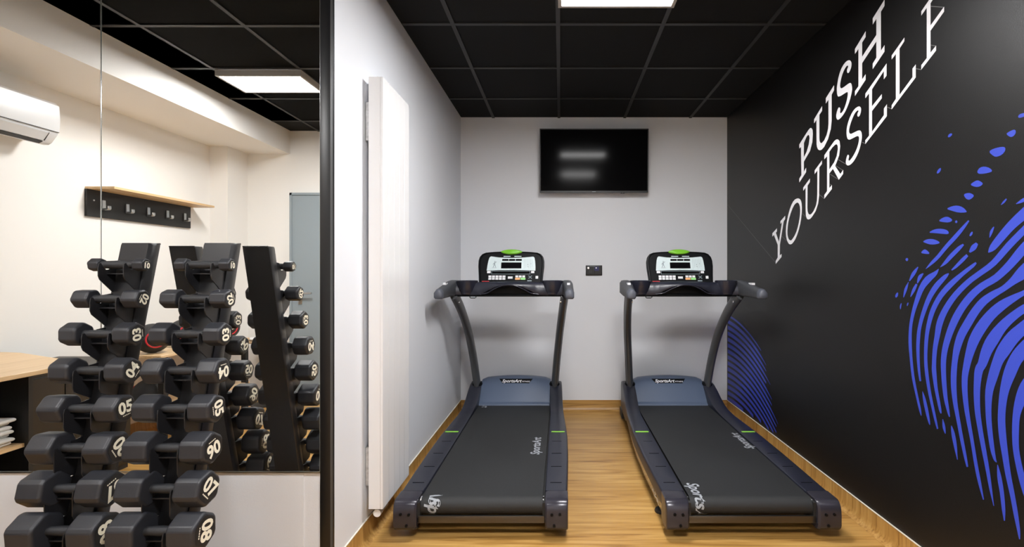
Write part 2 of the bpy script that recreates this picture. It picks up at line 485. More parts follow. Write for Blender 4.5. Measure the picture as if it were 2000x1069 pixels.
# ------------------------------------------------------------------ treadmills (local: x right, y away from the user, z up)
R_C, R_Y, R_R = .143, .078, .042        # rear roller
def belt_pt(x, s, lift=0.0):
    """s: distance along the belt towards the user from y = 1.0"""
    y = 1.0 - s
    if y >= R_Y: return Vector((x, y, R_C + R_R + lift))
    a = (R_Y - y) / R_R
    return Vector((x, R_Y - (R_R + lift)*math.sin(a), R_C + (R_R + lift)*math.cos(a)))

def treadmill(X, Y, label, prints):
    t = thing('treadmill', label, 'treadmill', (X, Y, 0), group='treadmills')
    # belt
    prof = [belt_pt(0, 1.0 - 1.74)] + [belt_pt(0, 1.0 - y) for y in (1.2, .6, .3, .12)] + [belt_pt(0, 1.0 - R_Y + R_R*PI*k/10) for k in range(11)]
    prof += [Vector((0, 1.74, R_C - R_R))]
    inner = [Vector((0, p.y, p.z)) for p in prof]
    bb = MB(); bb.loft([[(x, p.y, p.z) for p in prof] for x in (-.289, 0, .289)], cap=False, closed=False)
    belt = bb.build('running_belt', 'belt', t, smooth=50)
    for (x, s, rot, body, size) in prints:
        c, sn = math.cos(rot), math.sin(rot)
        place_text('belt_lettering', body, size, lambda u, v, x=x, s=s, c=c, sn=sn: belt_pt(x + u*c - v*sn, s - (u*sn + v*c), .0012), 'beltprint', belt, bold=.0018, shear=.25)
    MB().tube([(-.296, R_Y, R_C), (.296, R_Y, R_C)], R_R-.004, n=24).build('roller', 'chrome', t, smooth=40)
    MB().box(-.285, .285, .12, 1.75, .105, .18).build('deck', 'rubberfoot', t)
    MB().box(-.30, .30, .028, .044, .076, .110).build('rear_crossbar', 'crossbar', t, bevel=.002)
    MB().box(-.36, .36, 1.3, 2.04, .045, .105).build('motor_tray', 'rubberfoot', t, bevel=.006)
    for sx in (-1, 1):
        # foot rail, rising at the front into the cheek beside the motor hood
        st = [(.127,.187,.408,.299),(.35,.187,.414,.299),(.65,.187,.420,.299),(.95,.188,.420,.299),(1.2,.189,.412,.299),(1.4,.192,.402,.299),(1.52,.203,.396,.296),
              (1.60,.224,.393,.292),(1.68,.258,.390,.289),(1.76,.296,.388,.287),(1.84,.326,.386,.286),(1.91,.338,.384,.286),(1.97,.325,.382,.288),(2.02,.28,.378,.291),(2.055,.20,.372,.296)]
        loops = []
        for y, zt, xo, xi in st:
            zb = .118 if y < 1.6 else .09
            e = .012
            q = [(xi, zb), (xi, zt-.004), (xi+.004, zt), (xo-e, zt), (xo-e*.3, zt-e*.3), (xo, zt-e), (xo, zb)]
            loops.append([(sx*a, y, z) for a, z in q])
        rail = MB().loft(loops).build('foot_rail', 'navy', t, smooth=45)
        MB().box(*sorted((sx*.313, sx*.402)), 1.013, 1.031, .188, .1915).build('green_marker', 'marker', rail, bevel=.0012, seg=1)
        for y in (.22, .43, .63, .84):
            MB().box(*sorted((sx*.322, sx*.380)), y-.002, y+.002, .1865, .1885).build('grip_ridge', 'consoleblack', rail)
        # rear end cap
        pr = [(.125,.05),(.125,.187),(.05,.187),(.032,.184),(.018,.176),(.008,.163),(.003,.145),(.001,.12),(.001,.075),(.006,.062),(.018,.05)]
        cp = MB()
        xo, xi = .410, .302
        secs = []
        for xx, sh in ((xi, .012), (xi+.008, .002), (xo-.010, 0), (xo-.003, .003), (xo, .010)):
            cy_, cz_ = .065, .118
            secs.append([(sx*xx, y + (sh if y < .1 else 0), max(.05, min(z, .187 - sh*.35))) for y, z in pr])
        cap = cp.loft(secs).build('rear_cap', 'cap', t, smooth=35)
        for a, z in ((.334, .128), (.372, .130), (.345, .077)):
            MB().cyl((sx*a, z), 'y', .0068, -.0012, .004, 14).build('screw', 'consoleblack', cap)
        MB().box(*sorted((sx*.2895, sx*.302)), .03, 1.72, .10, .172).build('inner_edge', 'rubberfoot', t)
        # side plate under the rail
        pl = MB().loft([[(sx*(xo-.025), y, .050), (sx*(xo-.015), y, .050), (sx*(xo-.004), y, .119), (sx*(xo-.016), y, .119)] for y, zt, xo, xi in st[:7]]).build('side_plate', 'sideplate', t)
        fn = (lambda u, v: Vector((-.4055 - .16*v, .36 - u, .084 + v))) if sx < 0 else (lambda u, v: Vector((.4055 + .16*v, .36 + u, .084 + v)))
        place_text('side_lettering', 'SportsArt', .065, fn, 'print_white', pl, bold=.001, shear=.3)
        f = MB().cyl((sx*.376, .30), 'z', .007, .012, .06, 12).build('levelling_foot', 'steel', t, smooth=30)
        MB().lathe([(0, 0), (.032, 0), (.034, .006), (.030, .016), (.012, .022), (0, .022)], (sx*.376, .30, 0), 20).build('rubber_pad', 'rubberfoot', f, smooth=40)
        w = MB().cyl((1.93, .035), 'x', .034, *sorted((sx*.33, sx*.36)), n=20).build('transport_wheel', 'rubberfoot', t, smooth=30)
        MB().box(*sorted((sx*.325, sx*.39)), 1.86, 2.0, .03, .10).build('wheel_bracket', 'rubberfoot', t, bevel=.004)
        # upright
        path = catmull([(sx*.322, 1.86, .24), (sx*.328, 1.835, .36), (sx*.345, 1.77, .57), (sx*.366, 1.67, .78), (sx*.388, 1.50, .97), (sx*.405, 1.31, 1.105)], 5)
        up = MB().tube(path, .029, .048, n=20, side=(1, 0, 0)).build('upright', 'upright', t, smooth=50)
        gp = [(x + sx*.0285, y - .004, z) for x, y, z in path[4:]]
        MB().tube(gp, .003, .010, n=8, side=(1, 0, 0)).build('upright_groove', 'consoleblack', up, smooth=50)
        MB().lathe([(0, 0), (.045, 0), (.045, .012), (.036, .026), (0, .026)], (sx*.323, 1.85, .318), 20).build('upright_collar', 'consoleblack', up, smooth=40)
        MB().cyl((1.355, 1.045), 'x', .009, *sorted((sx*.372, sx*.384)), n=12).build('bolt', 'chrome', up, smooth=30)
        # armrest
        secs = []
        for y, xc, hw, zb, zt in ((1.44,.418,.040,1.100,1.205),(1.36,.422,.040,1.097,1.206),(1.26,.427,.036,1.092,1.197),(1.14,.431,.032,1.089,1.176),(1.04,.434,.030,1.086,1.160),(.992,.435,.029,1.086,1.154)):
            q = [(xc-hw, zb+.012), (xc-hw, zt-.022), (xc-hw+.012, zt-.004), (xc-hw*.3, zt), (xc+hw*.3, zt), (xc+hw-.012, zt-.004), (xc+hw, zt-.022), (xc+hw, zb+.012), (xc+hw-.012, zb), (xc-hw+.012, zb)]
            secs.append([(sx*a, y, z) for a, z in q])
        arm = MB().loft(secs).build('armrest', 'armgrip', t, smooth=50)
        secs = []
        for y, hw, zb, zt in ((.994,.0305,1.0845,1.155),(.970,.030,1.085,1.150),(.958,.027,1.088,1.146),(.953,.022,1.093,1.140)):
            xc = .435
            q = [(xc-hw, zb+.010), (xc-hw, zt-.024), (xc-hw+.014, zt-.004), (xc-hw*.2, zt), (xc+hw*.2, zt), (xc+hw-.014, zt-.004), (xc+hw, zt-.024), (xc+hw, zb+.010), (xc+hw-.008, zb), (xc-hw+.008, zb)]
            secs.append([(sx*a, y, z) for a, z in q])
        MB().loft(secs).build('end_cap', 'endcap', arm, smooth=45)
        MB().box(*sorted((sx*.420, sx*.440)), 1.115, 1.18, 1.1755, 1.190).build('sticker', 'key', arm)
        # cup holder
        cu = MB().lathe([(.0, .006), (.058, .006), (.062, .02), (.070, .104), (.075, .109), (.080, .105), (.078, .085), (.070, .035), (.055, .008), (0, 0)], (sx*.315, 1.345, 1.095), 28)
        cu.build('cup_holder', 'navy_gloss', t, smooth=50)
    # motor hood
    hp = [(1.695,.150),(1.695,.192),(1.700,.198),(1.715,.202),(1.722,.210),(1.78,.276),(1.835,.335),(1.862,.358),(1.895,.368),(1.94,.362),(2.0,.325),(2.05,.24),(2.062,.12)]
    loops = []
    for i in range(15):
        u = -1 + 2*i/14
        dz = .022*(1-u*u) - (.012 if abs(u) > .99 else 0)
        loops.append([(u*.288, y, z + dz*max(0, min(1, (z-.19)/.15))) for y, z in hp])
    hood = MB().loft(loops).build('motor_hood', 'hood', t, smooth=50)
    ang = math.atan2(.335-.276, 1.835-1.78)
    def hood_pt(u, v, lift=.003):          # v up the slope from its top edge
        y = 1.848 + v*math.cos(ang); z = .3655 + v*math.sin(ang)
        return Vector((u, y - lift*math.sin(ang), z + lift*math.cos(ang)))
    bd = [(-.112,-.038),(.112,-.038),(.140,.004),(-.140,.004)]
    MB().loft([[hood_pt(u, v, -.012) for u, v in bd], [hood_pt(u, v, .003) for u, v in bd]]).build('badge', 'consoleblack', hood)
    place_text('badge_lettering', 'SportsArt', .040, lambda u, v: hood_pt(u-.036, v-.019, .004), 'print_white', hood, bold=.0011, shear=.3)
    place_text('badge_lettering', 'FITNESS', .017, lambda u, v: hood_pt(u+.085, v-.024, .004), 'print_white', hood, bold=.0003, shear=.2, spacing=1.1)
    # tray between the armrests
    loops = []
    N = 40
    for i in range(N+1):
        x = -.405 + .81*i/N
        a = abs(x)
        arch = max(0.0, math.cos(min(1.0, a/.20)*PI/2))**.8
        zb = 1.098 + .072*arch
        yf = 1.285 - .035*arch + .02*max(0, 1-abs(a-.315)/.08)
        zt = 1.188 + .010*max(0, 1 - a/.30)
        loops.append([(x, yf+.004, zb), (x, yf, zb+.006), (x, yf+.004, (zb+zt)/2), (x, yf+.02, zt-.008), (x, yf+.035, zt), (x, 1.52, zt), (x, 1.54, zt-.015), (x, 1.54, 1.10 + .03*arch), (x, 1.52, 1.098 + .03*arch)])
    tray = MB().loft(loops).build('console_tray', 'navy', t, smooth=50)
    lp = catmull([(-.215, 1.286, 1.104), (-.16, 1.280, 1.112), (-.11, 1.262, 1.140), (-.05, 1.250, 1.166), (0, 1.248, 1.172), (.05, 1.250, 1.166), (.11, 1.262, 1.140), (.16, 1.280, 1.112), (.215, 1.286, 1.104)], 4)
    MB().tube(lp, .005, n=8).build('arch_lip', 'navy_gloss', tray, smooth=60)
    MB().box(-.19, .19, 1.325, 1.50, 1.090, 1.172).build('arch_recess', 'consoleblack', tray, bevel=.006)
    MB().box(-.40, .40, 1.30, 1.53, 1.086, 1.100).build('tray_underside', 'consoleblack', tray, bevel=.004)
    MB().tube([(-.285, 1.292, 1.094), (-.285, 1.292, 1.080), (-.279, 1.292, 1.076), (-.247, 1.292, 1.076), (-.241, 1.292, 1.080), (-.241, 1.292, 1.094)], .003, n=8).build('clip_hook', 'consoleblack', tray, smooth=40)
    # console panel; c(u, v, d): u right, v up the face, d out towards the user
    A = Vector((0, 1.405, 1.186)); UP = Vector((0, .085, .238)).normalized(); OUT = Vector((0, -UP.z, UP.y))
    def c(u, v, d=0.0): return A + Vector((u, 0, 0)) + UP*v + OUT*d
    half = [(.238,-.01),(.243,.06),(.250,.13),(.250,.175),(.243,.205),(.226,.228),(.200,.240),(.14,.246),(.07,.249),(0,.250)]
    out = half + [(-a, b) for a, b in half[::-1][1:]]
    def ring(f, d): return [c(u*f, .12+(v-.12)*f, d) for u, v in out]
    con = MB().loft([ring(.94, -.050), ring(.99, -.042), ring(1, -.02), ring(1, .004), ring(.985, .012), ring(.955, .0135), ring(.93, .006)]).build('console', 'consoleblack', t, smooth=40)
    def px(x, y): return ((x-999.5)*.00388, (548-y)*.00446)
    def plate(name, pts, mt, d0=.005, d1=.0075, par=None):
        q = [px(*p) for p in pts]
        return MB().loft([[c(u, v, d0) for u, v in q], [c(u, v, d1) for u, v in q]]).build(name, mt, par or con)
    def rect(name, x0, x1, y0, y1, mt, d1=.009, par=None): return plate(name, [(x0,y1),(x1,y1),(x1,y0),(x0,y0)], mt, .005, d1, par)
    ov = plate('overlay', [(952,527),(975,526.2),(1000,526),(1024,526.2),(1047,527),(1047,520),(1046,509),(1044.5,503),(1042,501.5),(1025,503),(1000,503.8),(975,503),(959,501),(956.5,503),(954.5,509),(953,518)], 'overlay')
    rect('display', 980, 1019.5, 512.3, 523, 'screen', .0095, ov)
    for a, b in ((981.5, 994), (995, 1007), (1008, 1020)): rect('display', a, b, 506, 509.3, 'screen', .0095, ov)
    for a, b in ((984, 997.5), (1005, 1019)): rect('console_mark', a, b, 500.3, 501.6, 'overlay', .0085)
    for k in range(6): rect('overlay_mark', 1024.5+3.1*k, 1025.3+3.1*k, 506+ .6*(k % 2), 523-1.2*(k % 3), 'overlay_dim', .0082, ov)
    # small figure printed on the left of the overlay
    for pts in ([(966,512),(967.5,512),(968,516.5),(965.5,516.5)], [(965.5,516.5),(967,516.5),(965,521),(963.8,521)], [(967,516.5),(968.2,516.5),(969.8,521),(968.6,521)], [(967.5,512.6),(970.4,510.2),(970.8,510.9),(967.6,514)], [(963.2,515.6),(966,512.8),(966.2,513.9),(963.6,516.4)], [(966.6,509.6),(968.2,509.6),(968.2,511.5),(966.6,511.5)], [(962.5,521.6),(971,521.6),(971,522.2),(962.5,522.2)]):
        plate('overlay_figure', pts, 'key_grey', .005, .0082, ov)
    for x, y in ((1032,516),(1038,514.5),(1032.5,520)): rect('overlay_mark', x-.5, x+.5, y-.7, y+.7, 'key_grey', .0084, ov)
    st = rect('profile_strip', 961.5, 1037, 527.6, 533.4, 'key_grey', .0068)
    rect('profile_window', 962.3, 1036.2, 528.3, 532.7, 'screen', .0078, st)
    rect('key', 953.2, 960, 527.8, 531.6, 'key'); rect('key', 1038.8, 1045, 527.8, 531.6, 'key')
    for k in range(5):
        for r in range(2):
            rect('key', 956.3+6.8*k, 961.8+6.8*k, 535.8+4.1*r, 539.3+4.1*r, 'key')
    rect('key', 994, 1003, 537.6, 541.4, 'key')
    for k in range(3): rect('key', 1008.5+6.6*k, 1013.8+6.6*k, 535.8, 539.2, 'key')
    rect('key_orange', 1008, 1017.6, 539.9, 543.4, 'key_orange'); rect('key_green', 1018.6, 1028, 539.9, 543.4, 'key_green')
    for pts in ([(1033,536),(1035,536),(1041,541),(1039,541)], [(1039,536),(1041,536),(1035,541),(1033,541)]): plate('fan_symbol', pts, 'key_grey')
    rect('fan_symbol', 1031.5, 1040, 544.2, 546.2, 'key_grey')
    rect('key', 1047.6, 1052.6, 536.6, 541.4, 'key')
    rect('stop_mark', 944, 958, 545.6, 546.8, 'red', .0078)
    # green cap on the top edge
    lo = []
    for d, f in ((-.035,.6), (-.02,.95), (.0,1), (.014,.97), (.019,.8)):
        ring2 = []
        for k in range(20):
            a = 2*PI*k/20
            u = .085*f*math.cos(a); v = .246 + (.019 if math.sin(a) > 0 else .022)*f*math.sin(a)*(1 if math.sin(a) < 0 else 1)*(1-(abs(math.cos(a))**3)*.35)
            ring2.append(c(u, v, d))
        lo.append(ring2)
    MB().loft(lo).build('green_cap', 'green', con, smooth=50)
    return t
UPW, DNW = PI/2, -PI/2
treadmill(-.375, 2.30, 'treadmill nearer the white radiator, with black belt and blue-grey hood',
          [(.225, .24, UPW, 'SportsArt', .075), (-.228, 1.095, DNW, 'SportsArt', .08), (-.232, -.79, DNW, 'SportsArt', .075)])
treadmill(.905, 2.30, 'treadmill beside the black mural wall, with black belt and blue-grey hood',
          [(.255, .145, UPW, 'SportsArt', .073), (-.240, .94, DNW, 'SportsArt', .08)])

# ------------------------------------------------------------------ dumbbell racks
LEAN = .232
def back_y(z): return 1.872 - LEAN*(1.368 - z)
ROW_Z = [1.286 - .1197*k for k in range(10)]
ROW_Y = [1.757 - .0300*k for k in range(10)]
def rack(X, label):
    r = thing('dumbbell_rack', label, 'dumbbell rack', (X, 1.62, 0), group='upright dumbbell racks')
    oy = 1.62
    def sec(z, k=1.0):
        b = back_y(z) - oy
        q = [(-.054,0),(.054,0),(.056,-.006),(.056,-.020),(.055,-.042),(.050,-.050),(-.050,-.050),(-.055,-.042),(-.056,-.020),(-.056,-.006)]
        return [(x*k, b + y, z) for x, y in q]
    MB().loft([sec(.03), sec(.4), sec(.8), sec(1.36), sec(1.368, .96)]).build('post', 'rack', r, smooth=40)
    MB().tube([(-.052, back_y(1.368)-oy, 1.3665), (.052, back_y(1.368)-oy, 1.3665)], .0035, n=8).build('top_cap', 'rack', r, smooth=40)
    b = MB().box(-.14, .14, -.22, .20, 0, .03).build('base_plate', 'rack', r, bevel=.008)
    for row, (z, y) in enumerate(zip(ROW_Z, ROW_Y)):
        yc = y - oy
        dn = .045 if row < 3 else (.060 if row < 5 else .078)
        yb = back_y(z) - .048 - oy
        yl = back_y(z-.10) - .048 - oy
        pr = [(yb+.004, z+.018), (yc+.022, z+.014), (yc+.019, z-.004), (yc+.010, z-.0155), (yc, z-.018), (yc-.010, z-.0155), (yc-.018, z-.004), (yc-.024, z+.006), (yc-.031, z+.004), (yc-.034, z-.010), (yc-.034, z-dn+.006), (yc-.028, z-dn-.008), (yl+.004, z-.104), (yl+.010, z-.02)]
        for sx in (-1, 1):
            MB().prism(pr, 'x', *sorted((sx*.0425, sx*.0458))).build('cradle_plate', 'rack', r)
        MB().box(-.0425, .0425, yc-.002, yb+.004, z-.034, z-.030).build('cradle_shelf', 'rack', r)
        MB().tube([(-.034, yb-.001, z-.06), (-.034, yb-.006, z-.06)], .006, n=8).build('bolt', 'steel', r)
    MB().box(-.004, .004, back_y(.05)-.056-oy, back_y(.05)-.048-oy, .04, .06).build('seam', 'rack', r)
    return r
XA, XB = -1.571, -1.266
rack(XA, 'black upright dumbbell rack on the left, its post top left of the other')
rack(XB, 'black upright dumbbell rack on the right, nearer the black corner profile')

DIA = [.046, .066, .080, .088, .094, .104, .110, .115, .119]
TOT = [.194, .229, .241, .252, .255, .262, .265, .272, .280]
SHX = [0, -.003, -.004, .001, .001, .004, .011, .016, .018]
HL = [.038, .058, .060, .068, .075, .081, .083, .087, .090]
ROT = {XA: [175, -120, 95, 50, 8, -60, 200, 100, 30], XB: [180, 112, 92, 182, -82, 195, -48, -100, 60]}
FLAT = {XA: [10, 35, 0, 60, 20, 25, 48, 5, 12], XB: [15, 50, 2, 30, 4, 58, 44, 0, 33]}
def head_profile(r, ang, n=72, shrink=0.0):
    out = []
    for k in range(n):
        a = 2*PI*k/n
        d = ((a - ang + PI/6) % (PI/3)) - PI/6
        rr = min(r, .928*r/math.cos(d))
        out.append(((rr-shrink)*math.cos(a), (rr-shrink)*math.sin(a)))
    return out
def dumbbell(X, i, side):
    z, y = ROW_Z[i], ROW_Y[i]
    num = '%02d' % (i+1)
    row = ['topmost', 'second from the top', 'third from the top', 'fourth from the top', 'fifth from the top', 'sixth from the top', 'seventh from the top', 'eighth from the top', 'mirrored lowest'][i]
    d = thing('dumbbell', 'black dumbbell marked %s, %s on the %s rack' % (num, row, side), 'dumbbell', (X + SHX[i], y, z), group='black numbered dumbbells on the racks')
    r, T, H = DIA[i]/2, TOT[i]/2, HL[i]
    MB().tube([(-T+H-.004, 0, 0), (-T+H+.012, 0, 0), (0, 0, 0), (T-H-.012, 0, 0), (T-H+.004, 0, 0)], [.0135, .0135, .0155, .0135, .0135], n=18).build('handle', 'grip', d, smooth=50)
    an = math.radians(FLAT[X][i])
    for sx in (-1, 1):
        b = min(.011, r*.24)
        q5 = [(b*(1-math.cos(PI/2*k/8)), b*(1-math.sin(PI/2*k/8))) for k in range(9)]
        st = [(T-H+e, s) for e, s in q5] + [(T-e, s) for e, s in q5[::-1]]
        lo = [[(sx*x, yy, zz) for yy, zz in head_profile(r, an, 72, s)] for x, s in st]
        hd = MB().loft(lo).build('head', 'rubber', d, smooth=12.5)
        pf = head_profile(r*.80, an, 40)
        MB().loft([[(sx*(T-.001), a, bb) for a, bb in pf], [(sx*(T+.0006), a, bb) for a, bb in pf]]).build('end_face', 'face', hd)
        q = math.radians(ROT[X][i] if sx > 0 else -40 + 70*i)
        k = sx
        fn = lambda u, v, k=k, T=T: Vector((k*(T+.0011), k*u, v))
        rot_off = lambda u, v: (u*math.cos(q)-v*math.sin(q), u*math.sin(q)+v*math.cos(q))
        place_text('number', num, r*1.15, lambda u, v: fn(*rot_off(u, v + r*.06)), 'number', hd, bold=r*.040)
        ln = MB()
        for a, b2 in ((-.30, -.22), (-.18, -.08), (-.05, .06), (.09, .18), (.21, .30)):
            ln.add([fn(*rot_off(a*r, -.50*r)), fn(*rot_off(b2*r, -.50*r)), fn(*rot_off(b2*r, -.43*r)), fn(*rot_off(a*r, -.43*r))], [(0,1,2,3)])
        ln.build('maker_line', 'number', hd)
for i in range(9):
    dumbbell(XA, i, 'left')
    dumbbell(XB, i, 'right')

# ------------------------------------------------------------------ what the mirror shows of the main room
def coat_rack():
    y0, y1 = vy(4.39), vy(3.43)
    o = thing('coat_rack', 'black wall coat rack with oak shelf and steel hooks, seen in the mirror', 'coat rack', (XW, (y0+y1)/2, 1.655))
    h = (y1-y0)/2
    MB().box(.001, .019, -h, h, 0, .188).build('backboard', 'deskblack', o, bevel=.001, seg=1)
    MB().box(.001, .205, -h-.035, h-.004, .188, .205).build('shelf', 'oak', o, bevel=.001, seg=1)
    for d in (3.55, 3.745, 3.935, 4.125, 4.315):
        y = vy(d) - (y0+y1)/2
        MB().prism([(.019, .135), (.030, .135), (.030, .072), (.052, .072), (.060, .082), (.066, .080), (.060, .060), (.019, .058)], 'y', y-.016, y+.016) if False else None
        hk = MB()
        hk.box(.019, .027, y-.014, y+.014, .055, .125)
        hk.prism([(.027, .055), (.060, .055), (.068, .063), (.068, .085), (.060, .085), (.058, .067), (.027, .067)], 'y', y-.014, y+.014)
        hk.build('hook', 'steel', o, bevel=.002, seg=1)
    for y in (-h+.06, h-.05): MB().cyl((y, .115), 'x', .006, .019, .0215, 10).build('screw', 'steel', o)
coat_rack()
def air_conditioner():
    y0, y1 = vy(3.05), vy(2.20)
    o = thing('air_conditioner', 'white split air conditioner high on the cream wall, seen in the mirror', 'air conditioner', (XW, (y0+y1)/2, 2.045))
    h = (y1-y0)/2
    pr = [(.0, .035), (.0, .262), (.17, .262), (.195, .255), (.212, .235), (.218, .16), (.215, .085), (.205, .06), (.17, .012), (.15, .0), (.12, .0), (.06, .035)]
    MB().prism(pr, 'y', -h, h).build('casing', 'ac', o, bevel=.004)
    fp = [(.2155, .078), (.2195, .16), (.2135, .238), (.2165, .238), (.2225, .16), (.2185, .078)]
    MB().prism(fp, 'y', -h+.004, h-.004).build('front_panel', 'ac', o, smooth=50)
    fl = MB().prism([(.175, .018), (.207, .062), (.211, .060), (.178, .014)], 'y', -h+.06, h-.06).build('air_flap', 'ac', o, smooth=40)
    MB().prism([(.150, -.001), (.172, .012), (.175, .008), (.152, -.004)], 'y', -h+.06, h-.06).build('outlet_slot', 'acdark', o)
    MB().box(.2125, .2172, -h+.004, h-.004, .0745, .0775).build('panel_gap', 'acdark', o)
    MB().prism([(.178, .016), (.2085, .062), (.2125, .062), (.182, .014)], 'y', -h+.056, -h+.0595).build('panel_gap', 'acdark', o)
air_conditioner()
def desk():
    o = thing('desk', 'oak-topped black reception desk reflected at the left of the mirror', 'desk', (-2.9, 1.6, 0))
    ox, oy = -2.9, 1.6
    pts = [(-3.28, 1.99), (-2.457, 1.99), (-2.457, 2.40), (-2.475, 2.50), (-2.53, 2.575), (-2.62, 2.625), (-2.805, 2.707), (-3.00, 2.80), (-3.10, 2.845), (-3.20, 2.867), (-3.28, 2.87)]
    poly = [(x-ox, vy(d)-oy) for x, d in pts if d > 2.0 or True]
    poly = [(x, min(y, YM-.02-oy)) for x, y in poly]
    MB().prism(poly, 'z', .778, .80).build('desk_top', 'oak', o, bevel=.002, seg=1)
    def b(name, x0, x1, d0, d1, z0, z1, m): MB().box(x0-ox, x1-ox, vy(d1)-oy, vy(d0)-oy, z0, z1).build(name, m, o)
    b('back_panel', -3.27, -3.25, 1.99, 2.35, 0, .778, 'deskblack')
    b('side_panel', -3.25, -2.50, 2.33, 2.35, 0, .778, 'deskblack')
    b('side_panel', -3.25, -2.50, 1.99, 2.01, 0, .778, 'deskblack')
    b('shelf', -3.25, -2.52, 2.01, 2.33, .44, .458, 'oak')
    b('plinth', -3.25, -2.54, 2.01, 2.33, 0, .06, 'deskblack')
desk()
def cabinet():
    o = thing('cabinet', 'dark brown low cabinet beside the desk, reflected behind the dumbbells', 'cabinet', (-3.0, vy(2.795), 0))
    MB().box(-.27, .20, -.43, .43, .03, .70).build('body', 'deskdark', o, bevel=.003)
    MB().box(-.27, .19, -.42, .42, 0, .03).build('plinth', 'deskblack', o)
    MB().box(-.27, .205, -.435, .435, .70, .715).build('cabinet_top', 'deskdark', o, bevel=.002, seg=1)
    MB().box(.20, .206, -.42, -.003, .045, .69).build('door', 'deskdark', o, bevel=.001, seg=1)
    MB().box(.20, .206, .003, .42, .045, .69).build('door', 'deskdark', o, bevel=.001, seg=1)
cabinet()
for k in range(7):
    x0 = -2.86; wv = .014*math.sin(k*2.3)
    yc = vy(2.185) + .004*math.cos(k*1.7)
    lp = []
    for y in (-.12, -.116, -.08, 0, .08, .116, .12):
        s = 1 if abs(y) < .118 else .6
        q = rrect(.15 + wv*.3, .0085*s, .0083*s, 3)
        lp.append([(x0 + .16 + wv + a, yc + y, .4685 + k*.0178 + zz + .001*math.sin(y*30+k)) for a, zz in q])
    n = ['lowest', 'second from the bottom', 'third from the bottom', 'middle one', 'third from the top', 'second from the top', 'topmost'][k]
    tag(MB().loft(lp).build('folded_towel', 'towel', smooth=50), 'white folded towel in the desk shelf, %s of the pile' % n, 'towel', 'folded towels in the desk')
def ball_stand():
    o = thing('ball_stand', 'black and oak two-tier stand by the cream wall, reflected between the racks', 'stand', (-3.06, vy(4.02), 0))
    for y in (-.46, .46):
        for x in (-.2, .2): MB().box(x-.02, x+.02, y-.02, y+.02, 0, .65).build('leg', 'deskblack', o)
    for z in (.65, .25): MB().box(-.22, .22, -.50, .50, z, z+.02).build('shelf', 'oak', o, bevel=.002, seg=1)
ball_stand()
for (d, x, z, num, wh) in ((3.64, -3.00, .779, '05', 'nearest the desk on the upper shelf'), (3.98, -3.03, .779, '04', 'in the middle of the upper shelf'), (4.39, -2.97, .779, '15', 'by the pilaster on the upper shelf'), (3.62, -3.0, .379, '10', 'nearest the desk on the lower shelf'), (4.38, -2.97, .379, '12', 'by the pilaster on the lower shelf')):
    bl = thing('medicine_ball', 'black red-ringed medicine ball, %s' % wh, 'medicine ball', (x, vy(d), z), group='medicine balls on the stand')
    bl.rotation_euler = (0, 0, math.radians(160 if z < .5 and d < 4 else 38))
    n = 14; R = .108
    MB().lathe([(R*math.sin(PI*k/n), -R*math.cos(PI*k/n)) for k in range(n+1)], n=28).build('shell', 'ball', bl, smooth=60)
    rg = MB(); lo = []
    for k in range(28):
        a = 2*PI*k/28
        q = []
        for m in range(6):
            b = 2*PI*m/6
            rr = .058 + .006*math.cos(b)
            q.append((math.sqrt(R*R-.058**2) + .004*math.sin(b), rr*math.cos(a), rr*math.sin(a)))
        lo.append(q)
    rg.loft(lo + [lo[0]], cap=False).build('ring', 'red', bl, smooth=60)
    place_text('number', num, .062, lambda u, v: Vector((math.sqrt(R*R-u*u-v*v)+.0012, u, v)), 'number', bl, bold=.002, rot=math.radians(70))
tag(MB().lathe([(0, .0), (.10, .0), (.15, .012), (.155, .02), (.148, .022), (.10, .010), (0, .008)], (-2.82, vy(4.745), .62), 28).build('tray', 'plastic_white', smooth=50), 'shallow white tray on the small side table, reflected between the racks', 'tray')
st = thing('side_table', 'small oak side table by the cream pilaster, reflected between the racks', 'side table', (-2.82, vy(4.745), 0))
MB().lathe([(0, .60), (.16, .60), (.165, .605), (.165, .615), (.16, .62), (0, .62)], n=28).build('table_top', 'oak', st, smooth=40)
MB().cyl((0, 0), 'z', .02, .012, .60, 14).build('column', 'deskblack', st, smooth=30)
MB().lathe([(0, 0), (.13, 0), (.13, .008), (.03, .016), (0, .016)], n=24).build('foot', 'deskblack', st, smooth=40)

